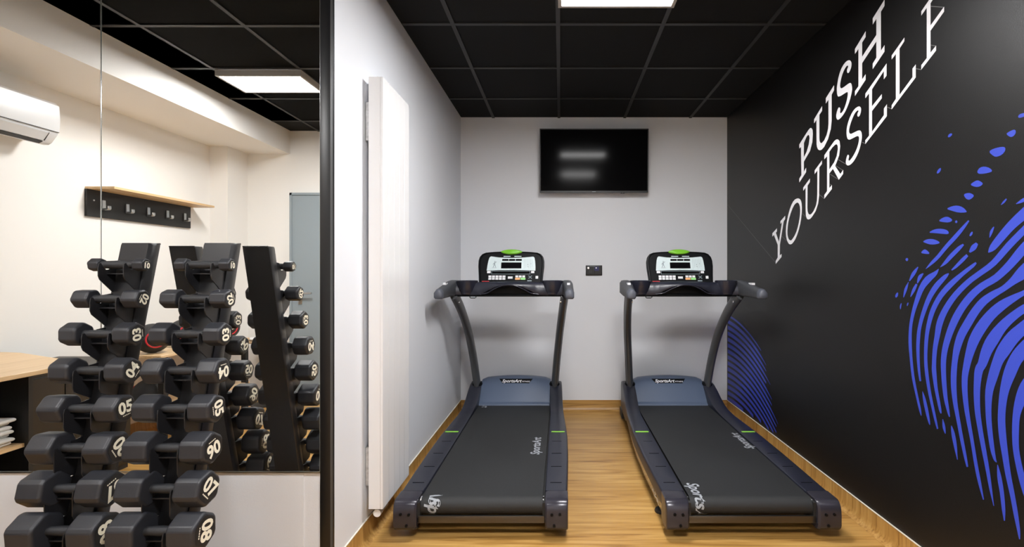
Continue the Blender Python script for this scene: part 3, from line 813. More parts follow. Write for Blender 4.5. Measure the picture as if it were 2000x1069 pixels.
# ------------------------------------------------------------------ mural on the black wall (y, z in metres on the wall plane)
LETTERS=[
('P',[(3.1458,1.8354),(3.1458,1.8598),(3.1182,1.8767),(3.1234,2.0561),(3.1458,2.0522),(3.1458,2.0778),(3.0657,2.1194),(3.0284,2.1367),(3.0064,2.1419),(2.992,2.1364),(2.98,2.1226),(2.9765,2.0973),(2.9824,2.0503),(3.0101,2.0024),(3.0532,1.9758),(3.086,1.9552),(3.086,1.8923),(3.0582,1.9115),(3.0582,1.8834)],[(3.086,2.0716),(3.086,1.9835),(3.0532,2.0069),(3.0259,2.0465),(3.0162,2.0808),(3.0198,2.0972),(3.0309,2.1077),(3.0507,2.1027)]),
('U',[(2.9623,2.1567),(2.9623,2.1808),(2.8711,2.2296),(2.8711,2.2021),(2.9013,2.1884),(2.9013,2.0523),(2.899,2.034),(2.89,2.021),(2.8767,2.0151),(2.8492,2.0235),(2.8223,2.0479),(2.8074,2.0781),(2.8032,2.1054),(2.8032,2.2426),(2.8309,2.2304),(2.8309,2.261),(2.7455,2.3034),(2.7455,2.2754),(2.7699,2.2591),(2.7699,2.1122),(2.7782,2.0695),(2.8064,2.0205),(2.8492,1.9857),(2.8767,1.9769),(2.8968,1.9784),(2.916,1.988),(2.9286,2.0061),(2.9332,2.0252),(2.9355,2.1695)],None),
('S',[(2.6159,2.3186),(2.6205,2.325),(2.6221,2.3313),(2.6208,2.3374),(2.6173,2.3427),(2.6118,2.347),(2.6114,2.3522),(2.6159,2.3581),(2.6251,2.3586),(2.6391,2.3537),(2.6531,2.3433),(2.6674,2.3274),(2.6779,2.3098),(2.6846,2.2906),(2.6866,2.2763),(2.6837,2.2669),(2.6779,2.2607),(2.6693,2.2574),(2.6484,2.257),(2.6159,2.2594),(2.5955,2.2582),(2.5865,2.2534),(2.58,2.2436),(2.576,2.229),(2.5751,2.2168),(2.5773,2.2071),(2.5829,2.1929),(2.5919,2.1739),(2.6043,2.1552),(2.6203,2.1367),(2.6365,2.122),(2.6529,2.1112),(2.6719,2.103),(2.6936,2.0975),(2.7095,2.0991),(2.7193,2.1077),(2.7243,2.1183),(2.7243,2.1308),(2.7193,2.1437),(2.7095,2.1571),(2.7009,2.1632),(2.6936,2.1621),(2.688,2.1581),(2.6841,2.1514),(2.6837,2.1437),(2.6866,2.1351),(2.6849,2.129),(2.6786,2.1256),(2.6695,2.1268),(2.6576,2.1324),(2.6458,2.1426),(2.6342,2.1575),(2.6249,2.1731),(2.618,2.1893),(2.6146,2.2028),(2.6146,2.2134),(2.6192,2.2191),(2.6284,2.2198),(2.6482,2.2201),(2.6791,2.2199),(2.6997,2.2232),(2.7095,2.23),(2.7156,2.2422),(2.7181,2.2597),(2.7184,2.2742),(2.7164,2.2856),(2.7112,2.3036),(2.7028,2.3279),(2.6902,2.3489),(2.6733,2.3666),(2.6555,2.3781),(2.6367,2.3837),(2.6194,2.3845),(2.6034,2.3808),(2.5916,2.3737),(2.584,2.3633),(2.5807,2.3524),(2.5816,2.341),(2.5865,2.3305),(2.5955,2.321),(2.6034,2.316),(2.6102,2.3156)],None),
('H',[(2.5511,2.1725),(2.5511,2.1975),(2.521,2.212),(2.521,2.4022),(2.5511,2.3899),(2.5511,2.4159),(2.4611,2.4638),(2.4611,2.4352),(2.4899,2.4211),(2.4899,2.35),(2.378,2.405),(2.378,2.4826),(2.4056,2.4689),(2.4056,2.4993),(2.3175,2.5421),(2.3175,2.5128),(2.3437,2.4993),(2.3437,2.3144),(2.3175,2.3285),(2.3175,2.2978),(2.4056,2.2516),(2.4056,2.2786),(2.378,2.2959),(2.378,2.3735),(2.4899,2.317),(2.4899,2.2357),(2.4611,2.2495),(2.4611,2.2219)],None),
('Y',[(3.4906,1.3224),(3.4906,1.3437),(3.4583,1.3676),(3.4583,1.4557),(3.5202,1.5311),(3.5453,1.5201),(3.5453,1.5439),(3.4711,1.5733),(3.4711,1.552),(3.4873,1.5428),(3.4391,1.4757),(3.3922,1.6075),(3.4155,1.5981),(3.4155,1.6169),(3.3436,1.6468),(3.3436,1.6243),(3.3647,1.6115),(3.4234,1.4537),(3.4265,1.3805),(3.3984,1.3899),(3.3984,1.3691)],None),
('O',[(3.3029,1.4634),(3.3191,1.4803),(3.3295,1.506),(3.3339,1.5403),(3.3295,1.5756),(3.3161,1.6115),(3.2986,1.6466),(3.2768,1.6807),(3.2536,1.7071),(3.229,1.7257),(3.204,1.736),(3.1788,1.738),(3.1566,1.7354),(3.1374,1.7283),(3.1236,1.7159),(3.1151,1.6982),(3.1116,1.6735),(3.1129,1.642),(3.12,1.6079),(3.1331,1.571),(3.1513,1.5359),(3.1747,1.5024),(3.1992,1.4771),(3.2248,1.4601),(3.2458,1.4504),(3.2622,1.448),(3.2765,1.4489),(3.2887,1.4529)],[(3.2607,1.4735),(3.2501,1.4755),(3.2318,1.4854),(3.2061,1.5032),(3.1849,1.5243),(3.168,1.5487),(3.1536,1.5763),(3.1417,1.6071),(3.1351,1.6352),(3.1338,1.6605),(3.138,1.6814),(3.148,1.6979),(3.1603,1.708),(3.1751,1.7117),(3.1934,1.7091),(3.2154,1.7001),(3.2388,1.6816),(3.2636,1.6532),(3.2833,1.6247),(3.2978,1.596),(3.307,1.5666),(3.3106,1.5366),(3.3081,1.5125),(3.2993,1.4943),(3.2877,1.482),(3.2732,1.4757)]),
('U',[(3.0941,1.774),(3.0941,1.7942),(3.0117,1.8351),(3.0117,1.8136),(3.04,1.7972),(3.0424,1.6611),(3.04,1.6391),(3.0301,1.6224),(3.0117,1.6141),(2.9912,1.6177),(2.9674,1.6312),(2.9406,1.6595),(2.929,1.6878),(2.9256,1.7231),(2.9244,1.866),(2.9557,1.8502),(2.9557,1.8725),(2.8727,1.9138),(2.8727,1.8933),(2.9017,1.879),(2.9039,1.7137),(2.9153,1.6679),(2.944,1.627),(2.9852,1.5987),(3.0093,1.588),(3.0301,1.5866),(3.0486,1.5936),(3.0611,1.6137),(3.0649,1.6579),(3.0649,1.7879)],None),
('R',[(2.8477,1.6865),(2.8477,1.708),(2.8176,1.7262),(2.8176,1.9244),(2.8477,1.9141),(2.8477,1.9374),(2.7451,1.9911),(2.725,1.9952),(2.7073,1.9909),(2.6916,1.9779),(2.6849,1.9476),(2.6955,1.9009),(2.7201,1.868),(2.735,1.8518),(2.6839,1.7969),(2.6571,1.8131),(2.6571,1.7915),(2.6985,1.7679),(2.7573,1.8398),(2.7934,1.8218),(2.7934,1.7392),(2.7675,1.7517),(2.7675,1.7291)],[(2.7934,1.9443),(2.7934,1.8446),(2.7451,1.8736),(2.7201,1.9012),(2.7082,1.9371),(2.7102,1.9569),(2.7201,1.9678),(2.735,1.9689),(2.7654,1.9599)]),
('S',[(2.5246,2.0575),(2.5289,2.0627),(2.5304,2.0684),(2.5291,2.0744),(2.5259,2.0791),(2.5208,2.0826),(2.5203,2.0863),(2.5246,2.0903),(2.5332,2.0906),(2.5461,2.087),(2.5592,2.0783),(2.5724,2.0642),(2.5847,2.0483),(2.5959,2.0305),(2.602,2.0158),(2.6029,2.0041),(2.5995,1.9952),(2.5919,1.989),(2.5813,1.986),(2.568,1.9862),(2.5505,1.9864),(2.5289,1.9867),(2.5129,1.984),(2.5024,1.9784),(2.4955,1.9687),(2.4921,1.9551),(2.4921,1.9411),(2.4955,1.9267),(2.5013,1.9105),(2.5097,1.8922),(2.5203,1.8756),(2.5332,1.8607),(2.5483,1.8474),(2.5658,1.8358),(2.5836,1.8286),(2.6016,1.826),(2.6157,1.8278),(2.6258,1.834),(2.6316,1.842),(2.633,1.8517),(2.6302,1.8631),(2.6233,1.8762),(2.6169,1.883),(2.6109,1.8834),(2.6063,1.881),(2.6032,1.8757),(2.6038,1.8683),(2.6084,1.8588),(2.6073,1.8525),(2.6004,1.8496),(2.5903,1.8519),(2.5769,1.8593),(2.5625,1.8697),(2.5472,1.8829),(2.5347,1.8972),(2.5248,1.9128),(2.5184,1.9278),(2.5154,1.9424),(2.5171,1.9525),(2.5235,1.9581),(2.5364,1.9606),(2.5559,1.9601),(2.5747,1.9596),(2.5925,1.9592),(2.6066,1.9628),(2.6166,1.9703),(2.6231,1.9825),(2.6258,1.9993),(2.6254,2.0166),(2.6217,2.0342),(2.613,2.0529),(2.5993,2.0726),(2.5836,2.0887),(2.5658,2.1013),(2.5472,2.1082),(2.5278,2.1094),(2.5133,2.1064),(2.5036,2.0993),(2.4988,2.0907),(2.4988,2.0805),(2.5015,2.0712),(2.507,2.0628),(2.5129,2.0576),(2.5193,2.0558)],None),
('E',[(2.4642,2.1304),(2.4642,2.153),(2.303,2.236),(2.303,2.1788),(2.3231,2.1693),(2.3231,2.2081),(2.4108,2.1557),(2.4116,2.0723),(2.3376,2.1054),(2.3376,2.0854),(2.4108,2.049),(2.4108,1.9482),(2.3223,2.0009),(2.3223,2.0317),(2.3009,2.0447),(2.3009,1.9893),(2.4642,1.9017),(2.4642,1.9208),(2.4344,1.9351),(2.4344,2.1436)],None),
('L',[(2.2682,2.2386),(2.2682,2.2571),(2.1839,2.3),(2.1839,2.2836),(2.215,2.2652),(2.215,2.0575),(2.1339,2.1043),(2.1339,2.1412),(2.114,2.1511),(2.114,2.0955),(2.2682,2.0097),(2.2682,2.0282),(2.2396,2.0481),(2.2396,2.2513)],None),
('F',[(2.0816,2.3432),(2.0816,2.3614),(1.9551,2.4297),(1.9551,2.3779),(1.9716,2.3693),(1.9716,2.4015),(2.0295,2.3669),(2.0295,2.2758),(1.9577,2.3143),(1.9577,2.2944),(2.0295,2.2539),(2.0295,2.1641),(1.9996,2.1792),(1.9996,2.1588),(2.0816,2.1153),(2.0816,2.1344),(2.0507,2.1506),(2.0507,2.3596)],None),
]
HAIR=[
((4.5009,1.8834),(3.4955,1.3332)),((3.4,1.5148),(3.3272,1.4753)),((3.1096,1.6352),(3.0611,1.6043)),((2.9039,1.7208),(2.8485,1.6864)),((2.79,1.818),(2.6992,1.7683)),((2.7338,1.8541),(2.656,1.8088)),((2.709,1.8818),(2.6279,1.8362)),((2.79,1.7611),(2.7672,1.7485)),((2.4905,1.9178),(2.4642,1.9032)),((2.3009,2.0315),(2.2659,2.0105)),((2.114,2.133),(2.0816,2.1153)),((2.0295,2.1951),(1.9996,2.1772)),((2.0295,2.3544),(1.9577,2.3115)),]
BIG=[
('strip',[(1.9876,1.2736),(1.9938,1.2703),(2.0026,1.2658),(2.0125,1.2612),(2.0246,1.2567),(2.0401,1.2507),(2.0558,1.2418),(2.0692,1.2304),(2.0812,1.2171),(2.0922,1.2017),(2.1021,1.1839),(2.1108,1.1645),(2.1189,1.1448),(2.127,1.1244),(2.1348,1.1032),(2.1415,1.082),(2.1471,1.0612),(2.1516,1.0405),(2.155,1.0191),(2.1573,0.9967),(2.1585,0.9738),(2.1585,0.9511),(2.1569,0.9294),(2.1541,0.908),(2.1507,0.8852),(2.1473,0.8595),(2.1434,0.8322),(2.1384,0.8059),(2.1318,0.7815),(2.1241,0.7584),(2.1165,0.7363),(2.109,0.714),(2.1015,0.6927),(2.0952,0.6758),(2.0902,0.665),(2.0863,0.6584),(2.0837,0.6542)],[(1.9852,1.2723),(1.9872,1.2667),(1.9906,1.2583),(1.9972,1.2489),(2.0075,1.2398),(2.019,1.2311),(2.0298,1.2224),(2.0408,1.2134),(2.0527,1.2034),(2.064,1.1915),(2.0743,1.1765),(2.0843,1.1588),(2.094,1.14),(2.1038,1.1206),(2.1131,1.1004),(2.1211,1.0801),(2.1276,1.0603),(2.1327,1.0404),(2.1364,1.0199),(2.1381,0.9984),(2.1384,0.9763),(2.138,0.9543),(2.1373,0.9331),(2.136,0.9119),(2.1338,0.8891),(2.1307,0.8637),(2.1267,0.8369),(2.1219,0.8111),(2.116,0.7872),(2.1093,0.7641),(2.1025,0.7419),(2.0955,0.7197),(2.0885,0.6983),(2.0834,0.6809),(2.0812,0.6689),(2.0809,0.6608),(2.0808,0.6555)]),
('strip',[(1.9358,1.2563),(1.9416,1.255),(1.9504,1.2525),(1.9616,1.2471),(1.9759,1.2378),(1.9928,1.2253),(2.0091,1.2111),(2.023,1.196),(2.0357,1.1796),(2.0474,1.1617),(2.0584,1.1419),(2.0684,1.1209),(2.0774,1.0999),(2.0856,1.0789),(2.0928,1.0578),(2.0987,1.0381),(2.1032,1.0211),(2.1064,1.0054),(2.1088,0.9886),(2.1105,0.9692),(2.1113,0.9486),(2.1113,0.9281),(2.1102,0.9074),(2.1083,0.8869),(2.1063,0.8693),(2.1048,0.8565),(2.1033,0.8466),(2.1013,0.836),(2.0982,0.8222),(2.0947,0.8078),(2.0922,0.7977)],[(1.9332,1.2538),(1.9359,1.2497),(1.9399,1.2436),(1.9467,1.2355),(1.958,1.2246),(1.9722,1.2115),(1.9858,1.1979),(1.9984,1.1842),(2.0108,1.1696),(2.0227,1.1537),(2.0341,1.1357),(2.045,1.116),(2.0549,1.0961),(2.0639,1.076),(2.0719,1.0558),(2.0783,1.0369),(2.0827,1.0208),(2.0855,1.006),(2.0877,0.9899),(2.0896,0.9712),(2.091,0.9512),(2.0917,0.9312),(2.0916,0.9109),(2.0909,0.8905),(2.0901,0.873),(2.0893,0.8603),(2.0884,0.8505),(2.0873,0.84),(2.0856,0.8259),(2.0837,0.8112),(2.0823,0.8008)]),
('strip',[(2.0758,0.758),(2.0752,0.7501),(2.0743,0.7385),(2.0722,0.7253),(2.0684,0.7103),(2.0635,0.6936),(2.0585,0.6783),(2.0535,0.665),(2.0484,0.6531),(2.044,0.6436),(2.0405,0.6371),(2.0375,0.633),(2.0355,0.6303)],[(2.0729,0.7592),(2.0687,0.7527),(2.0628,0.7432),(2.0569,0.7317),(2.0515,0.7174),(2.0461,0.7011),(2.0415,0.6858),(2.0378,0.6721),(2.0349,0.6592),(2.0329,0.6487),(2.0319,0.6411),(2.0318,0.6356),(2.0318,0.6321)]),
('strip',[(1.8097,1.2969),(1.8133,1.2952),(1.8188,1.2926),(1.827,1.2881),(1.8393,1.2811),(1.855,1.2719),(1.8726,1.2611),(1.8927,1.2486),(1.9149,1.2343),(1.9359,1.2192),(1.9543,1.2041),(1.9712,1.1884),(1.9868,1.1717),(2.0011,1.1538),(2.0137,1.1353),(2.0247,1.1167),(2.0337,1.0981),(2.0409,1.0797),(2.0469,1.0615),(2.0522,1.0432),(2.0563,1.025),(2.0597,1.0069),(2.0623,0.9888),(2.0641,0.9709),(2.0653,0.9531),(2.0661,0.9356),(2.0664,0.918),(2.0661,0.9001),(2.0654,0.8821),(2.064,0.8636),(2.0615,0.8438),(2.0575,0.8213),(2.0524,0.7976),(2.0469,0.7748),(2.0412,0.7542),(2.0351,0.7346),(2.0288,0.7152),(2.0221,0.6948),(2.0153,0.6746),(2.0091,0.6573),(2.0036,0.6436),(1.9987,0.6328),(1.9954,0.6256)],[(1.8046,1.2925),(1.8068,1.2895),(1.8106,1.2848),(1.8177,1.2784),(1.8293,1.2703),(1.8441,1.2604),(1.8603,1.249),(1.8783,1.2352),(1.898,1.2196),(1.9167,1.2042),(1.9337,1.1897),(1.9498,1.1754),(1.9644,1.1605),(1.9776,1.1443),(1.9895,1.1273),(2,1.1102),(2.009,1.0934),(2.0165,1.0763),(2.0232,1.0591),(2.0291,1.0418),(2.0341,1.0245),(2.0382,1.0072),(2.0412,0.9899),(2.0434,0.9726),(2.045,0.9553),(2.0464,0.9381),(2.0473,0.921),(2.0473,0.9036),(2.0465,0.8861),(2.0448,0.8684),(2.0423,0.8491),(2.0389,0.8271),(2.0346,0.8035),(2.03,0.7809),(2.025,0.7605),(2.0197,0.7409),(2.0141,0.7214),(2.008,0.701),(2.0018,0.6808),(1.9966,0.6632),(1.9928,0.6488),(1.9901,0.6371),(1.9883,0.6291)]),
('strip',[(1.5251,1.4767),(1.5393,1.4693),(1.56,1.4583),(1.5806,1.4459),(1.5976,1.4332),(1.6136,1.4195),(1.6299,1.4054),(1.6476,1.3906),(1.6661,1.375),(1.6852,1.3579),(1.7047,1.3382),(1.7243,1.3175),(1.7432,1.2996),(1.7617,1.286),(1.7805,1.2745),(1.7991,1.2633),(1.8158,1.253),(1.8319,1.2434),(1.8492,1.2317),(1.869,1.2168),(1.8899,1.1998),(1.9099,1.1817),(1.9282,1.1628),(1.9452,1.1431),(1.9605,1.1231),(1.9741,1.1031),(1.9858,1.0829),(1.9952,1.0623),(2.0012,1.0417),(2.0046,1.0219),(2.0076,1.0026),(2.0114,0.9832),(2.0152,0.9635),(2.0182,0.9436),(2.0202,0.923),(2.0213,0.9027),(2.0221,0.8853),(2.0229,0.8735),(2.0233,0.8641),(2.0223,0.8516),(2.0192,0.8327),(2.0147,0.8108),(2.0101,0.7905),(2.0058,0.7737),(2.0015,0.7586),(1.9972,0.7445),(1.9927,0.7303),(1.9883,0.7169),(1.9844,0.7063),(1.9811,0.6998),(1.9783,0.6961),(1.9764,0.6939)],[(1.5151,1.4614),(1.5283,1.4528),(1.5473,1.4403),(1.5658,1.4273),(1.5812,1.415),(1.5965,1.4019),(1.6127,1.3878),(1.6299,1.3729),(1.6477,1.3573),(1.666,1.3409),(1.6852,1.3223),(1.7055,1.3022),(1.7262,1.2838),(1.7469,1.2693),(1.7668,1.2577),(1.7853,1.2468),(1.8019,1.2367),(1.817,1.2274),(1.8328,1.2163),(1.8511,1.2018),(1.8704,1.1853),(1.8886,1.1681),(1.905,1.1503),(1.9202,1.1317),(1.9338,1.113),(1.9454,1.0944),(1.9551,1.076),(1.9634,1.0578),(1.9699,1.0399),(1.975,1.0215),(1.9801,1.0024),(1.9855,0.9831),(1.9905,0.964),(1.9945,0.9452),(1.9972,0.9256),(1.9988,0.9059),(1.9996,0.8889),(1.9998,0.8776),(1.9993,0.8694),(1.9983,0.8579),(1.9967,0.8391),(1.9946,0.8171),(1.9919,0.7967),(1.9886,0.7802),(1.9848,0.7653),(1.9811,0.751),(1.9777,0.7365),(1.9744,0.7228),(1.9721,0.7117),(1.9712,0.7043),(1.9711,0.6995),(1.9712,0.6963)]),
('strip',[(1.9662,0.6744),(1.9666,0.6667),(1.967,0.6559),(1.9665,0.6461),(1.9644,0.6389),(1.9614,0.633),(1.9586,0.6282),(1.9563,0.6246),(1.9543,0.622),(1.953,0.6203)],[(1.9636,0.6755),(1.9604,0.6693),(1.9561,0.6605),(1.9526,0.6522),(1.9511,0.6451),(1.9504,0.6382),(1.95,0.6324),(1.9499,0.6277),(1.9502,0.624),(1.9504,0.6215)]),
('strip',[(1.5273,1.4205),(1.5416,1.4131),(1.5624,1.4021),(1.5832,1.3898),(1.6007,1.3773),(1.6173,1.3638),(1.6338,1.3488),(1.6503,1.3313),(1.6661,1.3127),(1.6819,1.2954),(1.6983,1.2793),(1.7153,1.2639),(1.7322,1.2506),(1.7498,1.24),(1.7691,1.2307),(1.7887,1.2201),(1.8069,1.2082),(1.8241,1.1957),(1.8408,1.1817),(1.8573,1.1655),(1.8731,1.1479),(1.8876,1.1301),(1.9005,1.1128),(1.9119,1.0954),(1.9225,1.0772),(1.9322,1.0579),(1.9411,1.0379),(1.949,1.0179),(1.9561,0.9978),(1.9623,0.9778),(1.9673,0.9584),(1.971,0.9401),(1.9734,0.9227),(1.9748,0.9054),(1.975,0.8884),(1.9741,0.8717),(1.9729,0.8549),(1.9715,0.8368),(1.9697,0.8183),(1.9675,0.8006),(1.9649,0.7843),(1.962,0.7689),(1.9586,0.7544),(1.9544,0.7407),(1.9498,0.728),(1.9454,0.717),(1.9409,0.707),(1.9365,0.6984),(1.9334,0.6926)],[(1.5129,1.3978),(1.5261,1.3892),(1.545,1.3768),(1.5633,1.364),(1.5786,1.352),(1.5936,1.3394),(1.6089,1.3258),(1.6248,1.3102),(1.6415,1.293),(1.659,1.2759),(1.6771,1.26),(1.6957,1.2447),(1.7151,1.2305),(1.7353,1.2189),(1.7548,1.2095),(1.7721,1.1998),(1.7876,1.1888),(1.8022,1.1769),(1.8164,1.1638),(1.8309,1.149),(1.8452,1.1328),(1.8584,1.1165),(1.8697,1.1006),(1.8798,1.0847),(1.8896,1.0681),(1.8994,1.0504),(1.9089,1.0319),(1.9176,1.0134),(1.9255,0.9947),(1.9325,0.976),(1.9383,0.958),(1.9426,0.9412),(1.9457,0.9251),(1.9478,0.909),(1.9487,0.8932),(1.9487,0.8773),(1.9482,0.8607),(1.9474,0.8429),(1.9462,0.8248),(1.9447,0.8074),(1.9432,0.7912),(1.9416,0.7759),(1.9396,0.7615),(1.9371,0.7478),(1.9343,0.7348),(1.9319,0.723),(1.9303,0.7118),(1.9292,0.7018),(1.9284,0.6949)]),
('strip',[(1.9232,0.6615),(1.9231,0.6535),(1.9228,0.6421),(1.9214,0.6294),(1.9184,0.6162),(1.9142,0.6017),(1.9096,0.5869),(1.904,0.5699),(1.8979,0.5526),(1.8935,0.5404)],[(1.9199,0.6631),(1.9158,0.6571),(1.9101,0.6482),(1.9049,0.6374),(1.901,0.6246),(1.8976,0.6098),(1.8949,0.594),(1.893,0.5752),(1.8919,0.5555),(1.8911,0.5416)]),
('strip',[(1.5446,1.3448),(1.5564,1.3374),(1.5738,1.3265),(1.5918,1.314),(1.6088,1.3005),(1.6255,1.2862),(1.64,1.2728),(1.6508,1.2609),(1.6597,1.2498),(1.6691,1.2391),(1.68,1.2288),(1.6913,1.2191),(1.7028,1.2107),(1.7148,1.2042),(1.728,1.1985),(1.7419,1.1919),(1.7563,1.1843),(1.7711,1.1757),(1.786,1.1652),(1.7999,1.1529),(1.8128,1.1394),(1.825,1.1253),(1.8366,1.1108),(1.8474,1.0957),(1.8579,1.0802),(1.8691,1.0637),(1.8806,1.0459),(1.8908,1.0274),(1.8986,1.0091),(1.9046,0.9912),(1.9094,0.9736),(1.9131,0.9563),(1.9156,0.9392),(1.9179,0.9218),(1.9204,0.9034),(1.9226,0.8845),(1.9241,0.8657),(1.9246,0.8475),(1.9244,0.8296),(1.9232,0.8111),(1.9209,0.7917),(1.9177,0.7719),(1.9138,0.7524),(1.9093,0.7339),(1.9041,0.7158),(1.8988,0.6965),(1.8932,0.6747),(1.8874,0.6516),(1.8816,0.6293),(1.8758,0.6082),(1.8701,0.5879),(1.8646,0.5698),(1.8589,0.5534),(1.8535,0.5391),(1.8497,0.5293)],[(1.5216,1.3123),(1.5325,1.3043),(1.5482,1.2927),(1.564,1.2807),(1.579,1.2682),(1.595,1.2544),(1.6106,1.2421),(1.6249,1.2333),(1.6382,1.2266),(1.6512,1.2196),(1.6642,1.2115),(1.6773,1.2029),(1.6904,1.1944),(1.7034,1.1866),(1.7156,1.1793),(1.7275,1.1717),(1.7397,1.1633),(1.7519,1.1545),(1.7632,1.1451),(1.7741,1.1345),(1.785,1.1225),(1.7955,1.1097),(1.8052,1.0965),(1.8146,1.0824),(1.8244,1.0672),(1.8352,1.0511),(1.8459,1.0347),(1.8553,1.0188),(1.863,1.0034),(1.8699,0.9877),(1.876,0.9717),(1.8815,0.956),(1.8862,0.9402),(1.89,0.9237),(1.8927,0.9062),(1.8944,0.8883),(1.8956,0.8704),(1.8964,0.8531),(1.8967,0.836),(1.8965,0.8182),(1.8957,0.7993),(1.8945,0.7797),(1.8924,0.7603),(1.8893,0.742),(1.8854,0.7239),(1.881,0.7043),(1.8762,0.6824),(1.8709,0.6592),(1.8657,0.637),(1.8604,0.616),(1.8552,0.5957),(1.8507,0.5773),(1.847,0.56),(1.844,0.5444),(1.842,0.5336)]),
('strip',[(1.5239,1.2498),(1.5377,1.2429),(1.5577,1.2329),(1.5772,1.223),(1.594,1.2143),(1.6102,1.2058),(1.6252,1.1984),(1.6375,1.193),(1.6486,1.1887),(1.6612,1.1834),(1.6771,1.1763),(1.695,1.1679),(1.7129,1.1578),(1.7296,1.1463),(1.7456,1.1334),(1.7615,1.119),(1.7772,1.1029),(1.7924,1.0856),(1.8061,1.068),(1.8182,1.0505),(1.8288,1.0327),(1.8378,1.0146),(1.8446,0.9962),(1.8494,0.9786),(1.8535,0.9621),(1.8572,0.9469),(1.8605,0.9322),(1.8635,0.9169),(1.8667,0.9),(1.8699,0.882),(1.8719,0.8637),(1.8724,0.8458),(1.8718,0.8281),(1.8704,0.8102),(1.8683,0.7913),(1.8656,0.772),(1.8623,0.7529),(1.8586,0.7348),(1.8543,0.717),(1.8496,0.698),(1.8442,0.6777),(1.8384,0.6563),(1.8325,0.6329),(1.8266,0.6057),(1.8207,0.5764),(1.8149,0.5501),(1.8098,0.5291),(1.8048,0.511),(1.7992,0.4933),(1.7917,0.4731),(1.7836,0.4533),(1.778,0.4396)],[(1.5163,1.2346),(1.5299,1.2275),(1.5497,1.2173),(1.5691,1.2074),(1.5862,1.1991),(1.6026,1.1914),(1.6174,1.1839),(1.6289,1.1773),(1.6383,1.1711),(1.6489,1.1637),(1.6624,1.154),(1.677,1.1432),(1.691,1.132),(1.7044,1.1209),(1.7177,1.1092),(1.7306,1.0964),(1.7431,1.0819),(1.7553,1.066),(1.7668,1.0501),(1.7772,1.0348),(1.7867,1.0196),(1.7952,1.0048),(1.8029,0.9899),(1.8099,0.9746),(1.8164,0.9592),(1.822,0.9451),(1.8268,0.9316),(1.8314,0.9171),(1.8361,0.901),(1.8404,0.8842),(1.8435,0.8676),(1.845,0.8513),(1.8454,0.8346),(1.8451,0.8172),(1.8441,0.7988),(1.8426,0.7799),(1.8404,0.761),(1.8379,0.7431),(1.8348,0.7253),(1.8312,0.7062),(1.8271,0.6856),(1.8225,0.6639),(1.8174,0.6402),(1.8118,0.613),(1.8058,0.584),(1.8002,0.558),(1.7952,0.5373),(1.7906,0.5193),(1.7862,0.5011),(1.7815,0.4795),(1.7769,0.4577),(1.7737,0.4424)]),
('strip',[(1.5239,1.1965),(1.5377,1.1917),(1.558,1.1844),(1.5782,1.1764),(1.5958,1.1681),(1.6127,1.1592),(1.6287,1.15),(1.6432,1.1408),(1.6567,1.1313),(1.6705,1.1209),(1.6856,1.1089),(1.7015,1.0956),(1.7171,1.0809),(1.7322,1.065),(1.7466,1.0483),(1.759,1.0316),(1.7691,1.0151),(1.7773,0.9985),(1.7845,0.9813),(1.7904,0.963),(1.7948,0.9456),(1.7984,0.9324),(1.8018,0.9258),(1.8074,0.918),(1.8129,0.9045),(1.8155,0.8872),(1.8166,0.8682),(1.8173,0.8496),(1.8178,0.8324),(1.8179,0.8153),(1.8173,0.7977),(1.8162,0.7794),(1.8145,0.7605),(1.812,0.7412),(1.8083,0.7216),(1.8039,0.7018),(1.7992,0.6816),(1.7943,0.6608),(1.7891,0.6396),(1.7837,0.6179),(1.7779,0.5954),(1.772,0.5725),(1.7664,0.5504),(1.7613,0.5292),(1.7565,0.5087),(1.7515,0.4893),(1.7453,0.4695),(1.7389,0.4509),(1.7345,0.438)],[(1.5162,1.1724),(1.5298,1.1674),(1.5494,1.16),(1.5681,1.1522),(1.5841,1.1445),(1.5995,1.1361),(1.6139,1.1274),(1.6266,1.1188),(1.638,1.1099),(1.6498,1.0996),(1.6626,1.0875),(1.6753,1.0742),(1.6869,1.0604),(1.6973,1.0455),(1.707,1.0296),(1.7164,1.014),(1.7255,0.9999),(1.7341,0.9864),(1.7419,0.973),(1.749,0.9581),(1.7558,0.9418),(1.7627,0.9262),(1.7698,0.9145),(1.7742,0.909),(1.7772,0.9033),(1.781,0.8899),(1.7847,0.8723),(1.7875,0.8545),(1.7893,0.838),(1.7901,0.8218),(1.7904,0.8049),(1.7904,0.787),(1.7897,0.7687),(1.7883,0.75),(1.7859,0.7309),(1.7826,0.7112),(1.7789,0.6909),(1.7747,0.6703),(1.77,0.6492),(1.7652,0.6274),(1.7604,0.6047),(1.7555,0.5815),(1.751,0.5588),(1.7471,0.5371),(1.7436,0.516),(1.7404,0.4958),(1.7373,0.4744),(1.7344,0.4537),(1.7324,0.4393)]),
